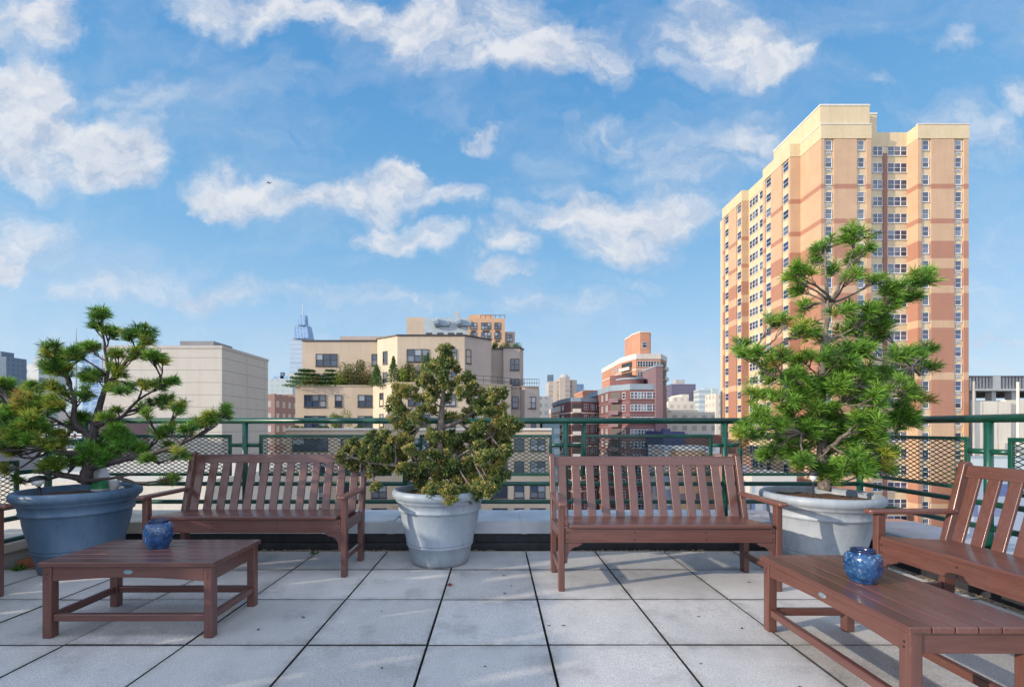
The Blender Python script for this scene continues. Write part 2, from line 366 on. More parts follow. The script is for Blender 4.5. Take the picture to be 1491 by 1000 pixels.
# ------------------------------------------------------------------ world: NISHITA sky with cloud field
def make_world():
    w = bpy.data.worlds.new("World"); SC.world = w; w.use_nodes = True
    nt = w.node_tree; bg = nt.nodes['Background']
    sky = nd(nt, 'ShaderNodeTexSky'); sky.sky_type = 'NISHITA'; sky.sun_disc = False
    sky.sun_elevation = SUN_EL; sky.sun_rotation = SUN_AZ
    sky.air_density = 1.0; sky.dust_density = .6; sky.ozone_density = 2.0; sky.altitude = 60
    d = nd(nt, 'ShaderNodeTexCoord').outputs['Generated']
    s = nd(nt, 'ShaderNodeSeparateXYZ'); L(nt, d, s.inputs[0])
    x, y, z = s.outputs
    zc = mathn(nt, 'MAXIMUM', z, 0.0)
    # clear-sky colour: Nishita graded to the saturated afternoon blue of the place
    grad = ramp(nt, zc, [(0., (.62, .75, .90)), (.09, (.53, .72, .92)), (.20, (.40, .645, .91)), (.36, (.225, .505, .83)), (.60, (.115, .365, .73)), (1., (.05, .22, .58))])
    skyc = mixc(nt, .86, scaled(nt, sky.outputs[0], (SKY_STRENGTH,)*3), grad)
    # cloud field on the sky directions
    ya = mathn(nt, 'MAXIMUM', y, .12)
    u = mathn(nt, 'DIVIDE', x, ya); v = mathn(nt, 'DIVIDE', z, ya)
    uv = nd(nt, 'ShaderNodeCombineXYZ'); L(nt, u, uv.inputs[0]); L(nt, v, uv.inputs[1]); uv = uv.outputs[0]
    wn = nd(nt, 'ShaderNodeTexNoise'); wn.inputs['Scale'].default_value = 5.; wn.inputs['Detail'].default_value = 7; wn.inputs['Roughness'].default_value = .6; L(nt, uv, wn.inputs['Vector'])
    wv = nd(nt, 'ShaderNodeVectorMath', operation='MULTIPLY_ADD'); L(nt, wn.outputs['Color'], wv.inputs[0]); wv.inputs[1].default_value = (.30, .20, 0)
    sh = nd(nt, 'ShaderNodeVectorMath', operation='SUBTRACT'); L(nt, uv, sh.inputs[0]); sh.inputs[1].default_value = (.15, .10, 0)
    L(nt, sh.outputs[0], wv.inputs[2]); uvw = wv.outputs[0]
    blobs = [(20,30,95,45,1.1),(70,25,60,30,.8),(35,165,110,90,1.4),(20,120,70,40,1.0),(110,225,135,55,1.4),(195,200,55,48,1.0),(215,128,75,28,.65),(150,245,90,32,.9),
      (345,12,120,38,1.2),(440,8,100,25,.9),(500,25,50,45,.7),(420,85,40,35,.3),(690,45,150,62,1.4),(590,28,80,40,.9),(840,75,90,42,1.2),(760,95,110,26,.8),(900,95,40,30,.8),
      (1075,70,130,46,1.25),(1040,20,75,50,.9),(1150,90,60,32,1.),(1120,50,40,35,.7),(1050,215,100,48,.62),(970,250,80,30,.5),(880,190,70,32,.7),(1095,185,50,36,.6),(930,215,40,20,.4),
      (355,280,90,34,1.5),(310,290,40,20,.7),(490,282,70,28,1.4),(580,275,62,42,1.5),(555,305,40,30,.9),(590,345,80,24,1.35),(667,288,42,22,1.1),(600,250,25,25,.6),
      (692,192,36,17,1.0),(735,345,50,24,1.2),(790,308,70,20,1.0),(900,325,110,48,1.15),(860,300,60,25,.7),(730,390,42,16,1.1),(960,310,70,40,.8),(920,370,80,24,.9),(820,275,40,18,.5),
      (200,418,110,26,.62),(120,430,60,20,.4),(340,430,75,22,.85),(500,435,100,18,.6),(830,440,120,20,.5),(640,440,80,16,.3),(950,410,50,14,.5),
      (15,345,55,55,.8),(20,385,42,14,1.0),(60,350,60,40,.4),(1380,175,75,30,.7),(1470,140,34,28,.9),(1440,215,60,34,.6),(1400,62,34,18,.55),(1275,115,28,14,.5),
      (1455,497,80,8,.7),(1460,530,60,12,.5),(1330,450,200,40,.25),(1440,380,60,60,.35),(1240,40,60,20,.2),(90,480,150,30,.25),(550,460,150,20,.25)]
    tot = None
    for (bx, by, rx, ry, a) in blobs:
        cu, cv = (bx-CX)/F, (HY-by)/F
        n1 = nd(nt, 'ShaderNodeVectorMath', operation='SUBTRACT'); L(nt, uvw, n1.inputs[0]); n1.inputs[1].default_value = (cu, cv, 0)
        n2 = nd(nt, 'ShaderNodeVectorMath', operation='MULTIPLY'); L(nt, n1.outputs[0], n2.inputs[0]); n2.inputs[1].default_value = (F/rx/1.15, F/ry/1.15, 0)
        n3 = nd(nt, 'ShaderNodeVectorMath', operation='DOT_PRODUCT'); L(nt, n2.outputs[0], n3.inputs[0]); L(nt, n2.outputs[0], n3.inputs[1])
        q = mathn(nt, 'SUBTRACT', 1., n3.outputs['Value'], clamp=True)
        tot = mathn(nt, 'MULTIPLY_ADD', q, a, 0. if tot is None else tot)
    tot = mathn(nt, 'MULTIPLY', mathn(nt, 'MINIMUM', tot, 1.5), .9)
    fb = noise(nt, scaled(nt, uvw, (1, 1.5, 1)), 6.5, 9, .62); fb2 = noise(nt, scaled(nt, uvw, (1, 1.4, 1)), 22, 7, .68)
    fz = mathn(nt, 'ADD', mathn(nt, 'MULTIPLY_ADD', fb, 2.1, -1.05), mathn(nt, 'MULTIPLY_ADD', fb2, .8, -.4))
    front = mathn(nt, 'ADD', tot, mathn(nt, 'MULTIPLY', fz, mathn(nt, 'MULTIPLY_ADD', tot, .85, .36)))
    alpha_f = ramp(nt, mathn(nt, 'MULTIPLY', front, .7), [(.02, 0.), (.22, .15), (.50, .48), (.82, .78), (1., .88)])
    # the rest of the dome: unseen broken cloud, added as fill light
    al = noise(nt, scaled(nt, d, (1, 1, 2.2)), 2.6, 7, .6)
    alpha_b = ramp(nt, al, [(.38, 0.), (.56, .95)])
    veil = ramp(nt, noise(nt, scaled(nt, uvw, (1, 1.9, 1)), 2.6, 7, .6), [(.46, 0.), (.74, .30)])
    alpha_f = mathn(nt, 'SUBTRACT', 1., mathn(nt, 'MULTIPLY', mathn(nt, 'SUBTRACT', 1., alpha_f), mathn(nt, 'SUBTRACT', 1., veil)))
    k = ramp(nt, y, [(.14, 0.), (.26, 1.)])
    alpha = nd(nt, 'ShaderNodeMix', data_type='FLOAT'); L(nt, k, alpha.inputs[0]); L(nt, alpha_b, alpha.inputs[2]); L(nt, alpha_f, alpha.inputs[3])
    off = nd(nt, 'ShaderNodeVectorMath', operation='ADD'); L(nt, uvw, off.inputs[0]); off.inputs[1].default_value = (-.028, .030, 0)
    fbo = noise(nt, scaled(nt, off.outputs[0], (1, 1.5, 1)), 6.5, 9, .62)
    emb = mathn(nt, 'MULTIPLY_ADD', mathn(nt, 'SUBTRACT', fb, fbo), 1.5, .60)
    shade = ramp(nt, mathn(nt, 'ADD', emb, mathn(nt, 'MULTIPLY_ADD', fb2, .25, -.12)), [(.36, (.55, .61, .73)), (.58, (.71, .745, .82)), (.80, (.85, .855, .88))])
    # unseen clouds behind the viewer are brightened to lift the shade
    sd = (math.sin(SUN_AZ)*math.cos(SUN_EL), math.cos(SUN_AZ)*math.cos(SUN_EL), math.sin(SUN_EL))
    dp = nd(nt, 'ShaderNodeVectorMath', operation='DOT_PRODUCT'); L(nt, d, dp.inputs[0]); dp.inputs[1].default_value = sd
    fill_boost = ramp(nt, mathn(nt, 'MULTIPLY_ADD', y, -.5, .5), [(.30, 1/4.), (.60, 2.2/4), (1., 2.7/4)])
    cloudc = nd(nt, 'ShaderNodeVectorMath', operation='SCALE'); L(nt, shade, cloudc.inputs[0]); L(nt, mathn(nt, 'MULTIPLY', fill_boost, 4.), cloudc.inputs['Scale'])
    cool = mixc(nt, k, (.95, .98, 1.04), (1., 1., 1.))  # blue tint on the unseen clouds so the shade turns bluer
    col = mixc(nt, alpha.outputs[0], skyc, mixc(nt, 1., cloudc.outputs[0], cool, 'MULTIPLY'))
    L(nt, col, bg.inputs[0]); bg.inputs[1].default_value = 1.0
    w.cycles.sampling_method = 'MANUAL'; w.cycles.sample_map_resolution = 512
make_world()
sl = bpy.data.lights.new('sun', 'SUN'); sl.energy = SUN_STRENGTH; sl.angle = math.radians(.53); sl.color = (1., .86, .68)
so = link('sun', sl)
sdir = Vector((math.sin(SUN_AZ)*math.cos(SUN_EL), math.cos(SUN_AZ)*math.cos(SUN_EL), math.sin(SUN_EL)))
so.rotation_euler = (-sdir).to_track_quat('-Z', 'Y').to_euler(); so.location = sdir*60

cam = bpy.data.cameras.new('camera'); co = link('camera', cam); SC.camera = co
co.location = (0, 0, CZ); co.rotation_euler = (math.pi/2, 0, 0)
cam.sensor_width = 36; cam.lens = F/1491*36
cam.shift_x = (745.5-CX)/1491; cam.shift_y = (HY-500)/1491
cam.clip_start = .05; cam.clip_end = 6000
SC.view_settings.view_transform = 'Standard'; SC.view_settings.look = 'None'; SC.view_settings.exposure = 0
SC.cycles.max_bounces = 6; SC.cycles.transparent_max_bounces = 6

# ------------------------------------------------------------------ roof terrace
T = .612; Y_EDGE = 4.06; X_R = 3.10; X_L = -3.75
b = MB()
j0 = PX(771.8, 1.1*F/(829-HY)); r0 = 1.1*F/(829-HY)      # one known joint crossing
for i in range(-14, 14):
    for k in range(-14, 3):
        x0, y0 = j0+i*T, r0+k*T
        g = .0042
        x1, y1 = x0+T, min(y0+T, Y_EDGE)
        if y1-y0 < .1 or x0 > X_R-.1: continue
        x1 = min(x1, X_R)
        if x0 < -3.0 and y0 > 3.4: continue
        if x0 < -5.5: continue
        h = random.uniform(-.0018, .0018); h2 = [h+random.uniform(-.0012, .0012) for _ in range(4)]
        vs = [(x0+g, y0+g, -.04), (x1-g, y0+g, -.04), (x1-g, y1-g, -.04), (x0+g, y1-g, -.04)]
        e = .0022
        vs += [(x0+g, y0+g, h2[0]-e), (x1-g, y0+g, h2[1]-e), (x1-g, y1-g, h2[2]-e), (x0+g, y1-g, h2[3]-e)]
        vs += [(x0+g+e, y0+g+e, h2[0]), (x1-g-e, y0+g+e, h2[1]), (x1-g-e, y1-g-e, h2[2]), (x0+g+e, y1-g-e, h2[3])]
        b.add(vs, [(0, 1, 5, 4), (1, 2, 6, 5), (2, 3, 7, 6), (3, 0, 4, 7), (4, 5, 9, 8), (5, 6, 10, 9), (6, 7, 11, 10), (7, 4, 8, 11), (8, 9, 10, 11)])
        b.mi[-9:-1] = [1]*8
struct(b.build('terrace_floor', [M['paver'], M['joint']]))
struct(MB().box(-7.0, 3.6, -6.5, 4.9, -.25, -.042).build('roof_slab', M['joint']))
# loose gravel strip along the parapet feet
b = MB()
def grav(x0, x1, y0, y1, n):
    for _ in range(n):
        x, y = random.uniform(x0, x1), random.uniform(y0, y1); r = random.uniform(.006, .018)
        vs = []
        for k in range(6):
            t = k*math.pi/3+random.random(); rr = r*random.uniform(.7, 1.2)
            vs.append((x+rr*math.cos(t), y+rr*math.sin(t), random.uniform(0, .006)))
        vs.append((x, y, r*random.uniform(.5, 1.1)))
        z0 = random.uniform(-.028, -.02)
        b.add([(a, c, d+z0) for a, c, d in vs], [(i, (i+1) % 6, 6) for i in range(6)])
b.box(-3.9, X_R+.2, Y_EDGE+.004, 4.20, -.041, -.026); b.box(-3.9, -3.02, 3.52, Y_EDGE, -.041, -.024)
b.box(X_R+.004, 3.3, -2, Y_EDGE, -.041, -.026)
grav(-2.9, .0, Y_EDGE+.0, 4.17, 900); grav(.6, 1.9, Y_EDGE+.0, 4.17, 330); grav(-3.88, -3.02, 3.5, 4.16, 700); grav(X_R+.01, 3.22, 1.2, 4.1, 260)
stuff(tag(b.build('gravel', M['gravel']), 'loose gravel and dry debris along the foot of the parapet', 'gravel'))

# parapets
pw = thing('parapet_wall', 'low parapet under the straight railing behind the two front benches, with pale metal cap', 'parapet', (0, 4.4, 0))
MB().box(-3.75, 3.2, 4.21, 4.66, -.24, .20).build('wall_base', M['membrane'], pw)
MB().box(-3.74, 3.19, 4.175, 4.212, -.04, .045).build('base_flashing', M['membrane'], pw, bevel=.008)
b = MB(); sm = MB()
xs = [-3.95, -1.55, -.955, .255, 1.47, 2.55, 3.28]
for k, (a, c) in enumerate(zip(xs[:-1], xs[1:])):
    b.mat(1 if k == 0 else 0)
    dz = random.uniform(-.002, .002)
    b.slab([(4.15, .136), (4.15, .238+dz), (4.165, .246+dz), (4.70, .252+dz), (4.70, .14), (4.69, .14), (4.69, .235), (4.165, .23), (4.16, .136)], a+.004, c-.004)
    if k: sm.box(a-.028, a+.028, 4.144, 4.702, .134, .2545)
b.build('cap', [M['cap'], M['cap_beige']], pw); sm.build('cap_seam', M['cap'], pw)
pr = thing('parapet_wall', 'low metal capped parapet running toward the viewer behind the right hand bench', 'parapet', (3.5, 2, 0))
MB().box(3.28, 3.72, -3, 4.655, -.24, .20).build('wall_base', M['membrane'], pr)
b = MB()
for k, (a, c) in enumerate(zip([-3, .2, 1.5, 2.8], [.2, 1.5, 2.8, 4.14])):
    b.slabz([(3.22, .136), (3.215, .238), (3.235, .246), (3.78, .252), (3.78, .14), (3.77, .14), (3.77, .235), (3.235, .23), (3.225, .136)], a+.003, c-.003)
b.build('cap', M['cap'], pr)
MB().box(3.245, 3.281, -3, 4.17, -.04, .05).build('base_flashing', M['membrane'], pr, bevel=.008)
pl = thing('parapet_wall', 'pale stone capped low parapet beyond the blue-shaded planter at the left end', 'parapet', (-4, 2, 0))
MB().box(-4.35, -3.90, -3, 4.655, -.24, .10).build('wall_base', M['beige_plain'], pl)
MB().box(-4.42, -3.86, -3, 4.149, .102, .18).build('cap', M['cap_beige'], pl, bevel=.01)

# railings -----------------------------------------------------------------
def expanded(mb, along, u0, u1, z0, z1, off):
    """expanded metal: wavy strands; along(u) -> (x,y)"""
    pw_, ph = .064, .0178; r = .0030
    nr = max(1, int(round((z1-z0)/ph))); ph = (z1-z0)/nr
    n = max(2, int(round((u1-u0)/(pw_/2)))); du = (u1-u0)/n
    for k in range(nr+1):
        pts = []
        for i in range(n+1):
            z = z0+k*ph+(ph*.47 if (i+k) % 2 else -ph*.47)
            z = min(max(z, z0), z1); x, y = along(u0+i*du); pts.append((x, y, z))
        for i in range(n):
            mb.bar(pts[i], pts[i+1], .0032, .0062)
def railing(label, loc, along, U0, U1, posts, panels, dz=0, lows=(.5636, .3935), pz=(.652, 1.018), top=1.162, stub=.93, base=.24, extra=(), struts=()):
    t = thing('railing', label, 'railing', loc)
    A = lambda u, z: (*along(u), z+dz)
    MB().tube([A(U0, top), A(U1, top)], .029, 16).build('top_rail', M['green'], t, True)
    for z in lows: MB().tube([A(U0, z), A(U1, z)], .021, 12).build('lower_rail', M['green'], t, True)
    for p in posts:
        c = A(p, 0); MB().tube([A(p, base), A(p, top-.024)], .026, 14).build('post', M['green'], t, True)
        x, y, _ = c
        MB().lathe([(.001, .012), (.055, .012), (.06, 0.)], (x, y, base+dz), 20).build('post_foot', M['green'], t, True)
    for p in struts: MB().tube([A(p, pz[0]), A(p, top-.026)], .019, 12).build('strut', M['green'], t, True)
    for z, a, c in extra: MB().tube([A(a, z), A(c, z)], .019, 10).build('stub_rail', M['green'], t, True)
    for a, c in panels:
        f = MB(); w = .026
        f.bar(A(a, pz[1]), A(c, pz[1]), .024, w); f.bar(A(a, pz[0]), A(c, pz[0]), .024, w)
        ux, uy = along(a+.013); f.bar((ux, uy, pz[0]+dz+w/2), (ux, uy, pz[1]+dz-w/2), w, .024, (0, 1, 0) if along(1)[1] == along(0)[1] else (1, 0, 0))
        ux, uy = along(c-.013); f.bar((ux, uy, pz[0]+dz+w/2), (ux, uy, pz[1]+dz-w/2), w, .024, (0, 1, 0) if along(1)[1] == along(0)[1] else (1, 0, 0))
        fr = f.build('panel_frame', M['green'], t, bevel=.003)
        g = MB(); expanded(g, along, a+.02, c-.02, pz[0]+dz+.012, pz[1]+dz-.012, 0)
        g.build('wire_mesh', M['mesh'], fr)
D = 4.35
U = lambda px: PX(px, D)
bp = [U(124), U(357), U(590), U(823.5), U(1055.5), U(1252)]
bpan = [(U(145), U(337)), (U(378), U(570)), (U(611), U(803.6)), (U(845.5), U(1037)), (U(1076), U(1235))]
ex = [(.93, U(337), U(357)), (.93, U(357), U(378)), (.93, U(570), U(590)), (.93, U(590), U(611)), (.93, U(803.6), U(823.5)), (.93, U(823.5), U(845.5)), (.93, U(1037), U(1055.5)), (.93, U(1055.5), U(1076)), (.93, U(124), U(145))]
railing('long green pipe railing with wire mesh panels running straight across behind the benches', (0, D, .24), lambda u: (u, D), U(124), U(1252), bp, bpan, extra=ex, struts=(U(850.5),))
XR = U(1252)
rp = [(3.344, 4.23), (1.85, 3.085), (.3, 1.6)]
railing('green pipe railing behind the right hand bench, running toward the viewer', (XR, 2, .24), lambda u: (XR, u), -2.6, D-.03, [3.213, 1.72, .17, -1.4], rp,
        extra=[(.93, 3.085, 3.213), (.93, 3.213, 3.344), (.93, 1.6, 1.72), (.93, 1.72, 1.85), (.93, 4.23, 4.32)])
XLf = U(124)
railing('lower green railing along the left edge behind the blue-shaded planter', (XLf, 2, .18), lambda u: (XLf, u), -2.6, D-.03, [3.99, 2.4, .85, -.7, -2.2], [(2.52, 3.74), (.97, 2.28), (-.58, .73), (-2.1, -.82)],
        dz=-.20, base=.38, extra=[(.93, 3.74, 3.97), (.93, 2.28, 2.52)])

# unseen fence added left of the terrace to keep most of the floor in shade
fn = thing('added_shade_fence', 'unseen slatted fence added beyond the left railing to shade the floor', 'fence', (-6.2, 0, -.042))
y = -6.3; k = 0; b = MB()
while y < 4.7:
    w = random.uniform(.14, .19); b.box(-6.21, -6.19, y, y+w, .06, 1.98+random.uniform(-.03, .03)); y += w+random.choice((.004, .004, .03, .05, .075))  # uneven gaps let streaks of sun onto the floor
stuff(b.build('board', M['lumber_z'], fn))
for z in (.35, 1.1, 1.8): MB().box(-6.26, -6.212, -6.3, 4.7, z, z+.07).build('shade_fence_rail', M['lumber_y'], fn)
# ------------------------------------------------------------------ benches
def make_bench():
    t = thing('bench', '', 'bench')
    LX, LY, LZ = M['lumber_x'], M['lumber_y'], M['lumber_z']
    W = .75
    bev = .006
    # seat boards run lengthwise
    s = MB(); y = -.012
    for i, w in enumerate((.085, .085, .085, .085, .085)):
        zz = .418-.012*i/4*1.5
        z0 = .418+(.006 if i == 0 else 0)-.020*(i/4)
        x = W-.072 if i == 0 else W-.065
        s.box(-x, x, y, y+w, z0, z0+.026); y += w+.006
    s.build('seat', LX, t, bevel=bev)
    # rear legs with raked upper part
    for sx in (-1, 1):
        x0, x1 = sorted((sx*W, sx*(W-.042)))
        prof = [(.40, 0), (.465, 0), (.478, .30), (.485, .42), (.52, .60), (.585, .865), (.575, .888), (.55, .895), (.527, .882), (.46, .60), (.415, .43), (.405, .36)]
        MB().slab(prof, x0, x1).build('rear_leg', LZ, t, bevel=.007)
        prof = [(.0, 0), (.05, 0), (.05, .574), (.0, .574)]
        MB().slab(prof, x0, x1).build('front_leg', LZ, t, bevel=.007)
        # arm: flat board, rounded front, slight crown
        c = sx*(W-.022); aw = .034
        pts = [(c-aw, -.035), (c-aw*.7, -.052), (c+aw*.7, -.052), (c+aw, -.035), (c+aw, .30), (c+aw*.75, .49), (c-aw*.75, .49), (c-aw, .30)]
        MB().prism(pts, .575, .602).build('armrest', LY, t, bevel=.008)
        MB().box(c-.016, c+.016, .051, .402, .335, .405).build('side_rail', LY, t, bevel=.005)
        MB().box(c-.014, c+.014, .051, .40, .115, .155).build('stretcher', LY, t, bevel=.005)
        # curved corner bracket under the front apron
        bx = sx*(W-.043); prof = []
        n = 8
        prof.append((bx, .325)); prof.append((bx-sx*.115, .325)); prof.append((bx-sx*.115, .312)); prof.append((bx-sx*.10, .308))
        for k in range(n+1):
            a = math.pi/2*k/n
            prof.append((bx-sx*(.095-.075*math.sin(a)), .225+.075*math.cos(a)))
        prof.append((bx-sx*.018, .19)); prof.append((bx, .185))
        if sx > 0: prof = prof[::-1]
        MB().slabz(prof, .012, .038).build('bracket', LX, t, bevel=.003)
    ap = MB().box(-W+.043, W-.043, .006, .034, .326, .4225).build('apron', LX, t, bevel=.005)
    N = 10; sm_ = MB().add([(.0048*math.cos(2*math.pi*k/N), -.0012, .0048*math.sin(2*math.pi*k/N)) for k in range(N)]+[(.006*math.cos(2*math.pi*k/N), .001, .006*math.sin(2*math.pi*k/N)) for k in range(N)],
             [tuple(range(N))]+[(k, N+k, N+(k+1) % N, (k+1) % N) for k in range(N)]).mesh('screw', M['black'])
    for x in (-W+.062, -.24, .24, W-.062):
        for z in (.350, .395): link('screw', sm_, ap, Vector((x, .0055, z)))
    MB().box(-W+.043, W-.043, .405, .433, .345, .405).build('rear_apron', LX, t, bevel=.005)
    # back: raked plane from (y .44,z .44) to (.56,.87)
    def bk(z): return .432+(z-.43)*.285
    tr = MB(); tr.slab([(bk(.80)-.014, .80), (bk(.80)+.014, .796), (bk(.868)+.014, .864), (bk(.868)+.004, .872), (bk(.868)-.014, .868)], -W+.042, W-.042)
    tr.build('top_rail', LX, t, bevel=.005)
    n = 13; span = 2*(W-.042)
    for i in range(n):
        xc = -W+.042+span*(i+.5)/n*1.0
        MB().bar((xc, bk(.418), .418), (xc, bk(.802)-.002, .802), .064, .018, (0, -1, 0)).build('back_slat', LZ, t, bevel=.004)
    return t
bench = make_bench()
benches = [((-1.845, 3.345, 0), 0, 'shaded brown slatted bench between the blue-shaded planter and the grey planter'),
           ((1.17, 3.055, 0), 0, 'brown slatted bench between the grey planter and the off-white planter, facing the viewer'),
           ((2.315, 2.06, 0), -math.pi/2, 'brown slatted bench at the right edge, turned sideways beside the long table'),
           ((-3.21, 2.235, 0), math.pi/2, 'brown bench of which only an arm and a front leg show at the left edge')]
for i, (l, r, lab) in enumerate(benches):
    o = bench if i == 0 else copy_tree(bench)
    o.location = l; o.rotation_euler = (0, 0, r); tag(o, lab, 'bench', 'brown slatted terrace benches')

# ------------------------------------------------------------------ coffee tables
def make_table():
    t = thing('coffee_table', '', 'coffee table')
    LX, LY, LZ = M['lumber_x'], M['lumber_y'], M['lumber_z']
    w, d, h = .455, .245, .400
    s = MB(); n = 6; g = .0045; bw = (2*d-g*(n-1))/n
    for i in range(n): y = -d+i*(bw+g); s.box(-w, w, y, y+bw, h-.024, h)
    s.build('table_top', LX, t, bevel=.004)
    for sx in (-1, 1):
        for sy in (-1, 1):
            x0, x1 = sorted((sx*(w-.012), sx*(w-.060))); y0, y1 = sorted((sy*(d-.012), sy*(d-.060)))
            lg = MB().box(x0, x1, y0, y1, 0, h-.0245).build('leg', LZ, t, bevel=.007)
            sc = MB()
            for z in (.335, .355):
                c = (x0+x1)/2+random.uniform(-.004, .004)
                sc.add([(c+.0045*math.cos(k*math.pi/4), (y0 if sy < 0 else y1)+sy*.0012, z-.02+.0045*math.sin(k*math.pi/4)) for k in range(8)], [tuple(range(8)) if sy > 0 else tuple(range(8))])
            sc.build('screw', M['black'], lg)
    xa, xb = -w+.061, w-.061
    for sy in (-1, 1):
        y0, y1 = sorted((sy*(d-.018), sy*(d-.044)))
        N = 14; prof = [(xa+(xb-xa)*k/N, .296+.020*math.sin(math.pi*k/N)) for k in range(N+1)]+[(xb, h-.0255), (xa, h-.0255)]
        MB().slabz(prof, y0, y1).build('apron', LX, t, bevel=.003)
        y0, y1 = sorted((sy*(d-.020), sy*(d-.052)))
        MB().box(xa, xb, y0, y1, .085, .123).build('stretcher', LX, t, bevel=.006)
    for sx in (-1, 1):
        x0, x1 = sorted((sx*(w-.018), sx*(w-.044)))
        MB().box(x0, x1, -d+.061, d-.061, .298, h-.0255).build('apron', LY, t, bevel=.003)
        x0, x1 = sorted((sx*(w-.020), sx*(w-.052)))
        MB().box(x0, x1, -d+.061, d-.061, .085, .123).build('stretcher', LY, t, bevel=.006)
    bd = MB(); N = 24
    bd.add([(.021*math.cos(2*math.pi*k/N), -d+.0165, .345+.009*math.sin(2*math.pi*k/N)) for k in range(N)]+[(.023*math.cos(2*math.pi*k/N), -d+.018, .345+.011*math.sin(2*math.pi*k/N)) for k in range(N)],
           [tuple(range(N))]+[(k, N+k, N+(k+1) % N, (k+1) % N) for k in range(N)])
    bd.build('oval_badge', M['badge'], t)
    return t
t1 = make_table(); t1.location = (-1.922, 2.612, 0); t1.rotation_euler = (0, 0, math.radians(.3))
tag(t1, 'low brown coffee table in front of the blue-shaded planter, set broadside to the viewer', 'coffee table', 'brown slatted coffee tables')
t2 = copy_tree(t1); t2.location = (1.695, 2.055, 0); t2.rotation_euler = (0, 0, -math.pi/2)
tag(t2, 'low brown coffee table at lower right pointing toward the viewer beside the right bench', 'coffee table', 'brown slatted coffee tables')

def vase(loc, lab, rot, s=1.0, hz=1.0):
    t = thing('vase', lab, 'vase', loc, 'blue glazed vases')
    prof = [(.001, 0), (.054, 0), (.057, .004), (.056, .009), (.062, .016), (.073, .030), (.079, .050), (.081, .075), (.080, .104), (.076, .120), (.067, .129), (.055, .132)]
    MB().lathe([(r*s, z*hz) for r, z in prof], loc, 56, sq=.45).build('body', M['glaze'], t, True)
    prof = [(.055, .132), (.053, .137), (.055, .143), (.055, .146), (.049, .147), (.045, .142), (.044, .125), (.05, .10), (.001, .03)]
    MB().lathe([(r*s, z*hz) for r, z in prof], loc, 40, sq=.15).build('neck', M['glaze_dark'], t, True)
    t.rotation_euler = (0, 0, rot)
vase((-1.968, 2.665, .400), 'mottled blue glazed vase standing on the left coffee table', .5, .90, 1.10)
vase((1.672, 2.08, .400), 'mottled blue glazed vase with paler shoulder standing on the right coffee table', .5, .86, 1.0)

# ------------------------------------------------------------------ planters
def planter(loc, R, H, mat, lab, soilcol=True):
    t = thing('planter', lab, 'planter', loc, 'round moulded planters')
    k = R/.40; h = H/.60
    prof = [(.001, .0), (.225, .0), (.240, .006), (.246, .03), (.250, .055), (.255, .075), (.272, .145), (.280, .150), (.283, .158), (.280, .166), (.277, .170), (.285, .176), (.287, .184), (.284, .190),
            (.325, .355), (.333, .420), (.338, .428), (.348, .432), (.352, .442), (.349, .450), (.346, .454), (.356, .500), (.366, .504), (.372, .512), (.374, .524), (.380, .530), (.395, .540), (.402, .560), (.400, .580), (.392, .594), (.378, .60), (.362, .597), (.350, .585), (.345, .55), (.335, .50)]
    MB().lathe([(r*k, z*h) for r, z in prof], loc, 72).build('pot', mat, t, True)
    s = MB(); N = 40; rings = 7; ri = .342*k
    vs = [(loc[0], loc[1], loc[2]+.565*h)]; fs = []
    for i in range(1, rings+1):
        for q in range(N):
            a = 2*math.pi*q/N; r = ri*i/rings
            vs.append((loc[0]+r*math.cos(a), loc[1]+r*math.sin(a), loc[2]+.545*h+random.uniform(-.012, .016)+.02*(1-i/rings)))
    for q in range(N): fs.append((0, 1+q, 1+(q+1) % N))
    for i in range(rings-1):
        for q in range(N): a = 1+i*N; fs.append((a+q, a+N+q, a+N+(q+1) % N, a+(q+1) % N))
    s.add(vs, fs); s.build('soil', M['soil'], t, True)
    return t
PLc = (-3.28, 3.60, 0); PCc = (-.46, 3.77, 0); PRc = (2.50, 3.53, 0)
planter(PLc, .395, .62, M['planter_blue_shade'], 'round planter coloured blue for shade, holding the dark spreading pine at left')
planter(PCc, .385, .60, M['planter_grey'], 'pale grey round planter holding the golden cypress between the two front benches')
planter(PRc, .405, .60, M['planter_white'], 'off-white round planter holding the tall bright pine at right')

# ------------------------------------------------------------------ trees
def tint_mesh(name, V, Fc, C, mat, parent):
    """V (n,3), Fc faces (m,k), C (n,3)"""
    base = parent.location if parent is not None else Vector((0, 0, 0))
    me = bpy.data.meshes.new(name)
    n, m, k = len(V), len(Fc), Fc.shape[1]
    me.vertices.add(n); me.vertices.foreach_set('co', (V-np.array(base)).astype(np.float32).ravel())
    me.loops.add(m*k); me.loops.foreach_set('vertex_index', Fc.astype(np.int32).ravel())
    me.polygons.add(m); me.polygons.foreach_set('loop_start', (np.arange(m)*k).astype(np.int32)); me.polygons.foreach_set('loop_total', np.full(m, k, np.int32))
    me.update(calc_edges=True)
    ca = me.color_attributes.new('tint', 'FLOAT_COLOR', 'POINT')
    ca.data.foreach_set('color', np.c_[C, np.ones(n)].astype(np.float32).ravel())
    me.materials.append(mat); me.validate()
    return link(name, me, parent)
def unit(a): return a/np.maximum(np.linalg.norm(a, axis=-1, keepdims=True), 1e-9)
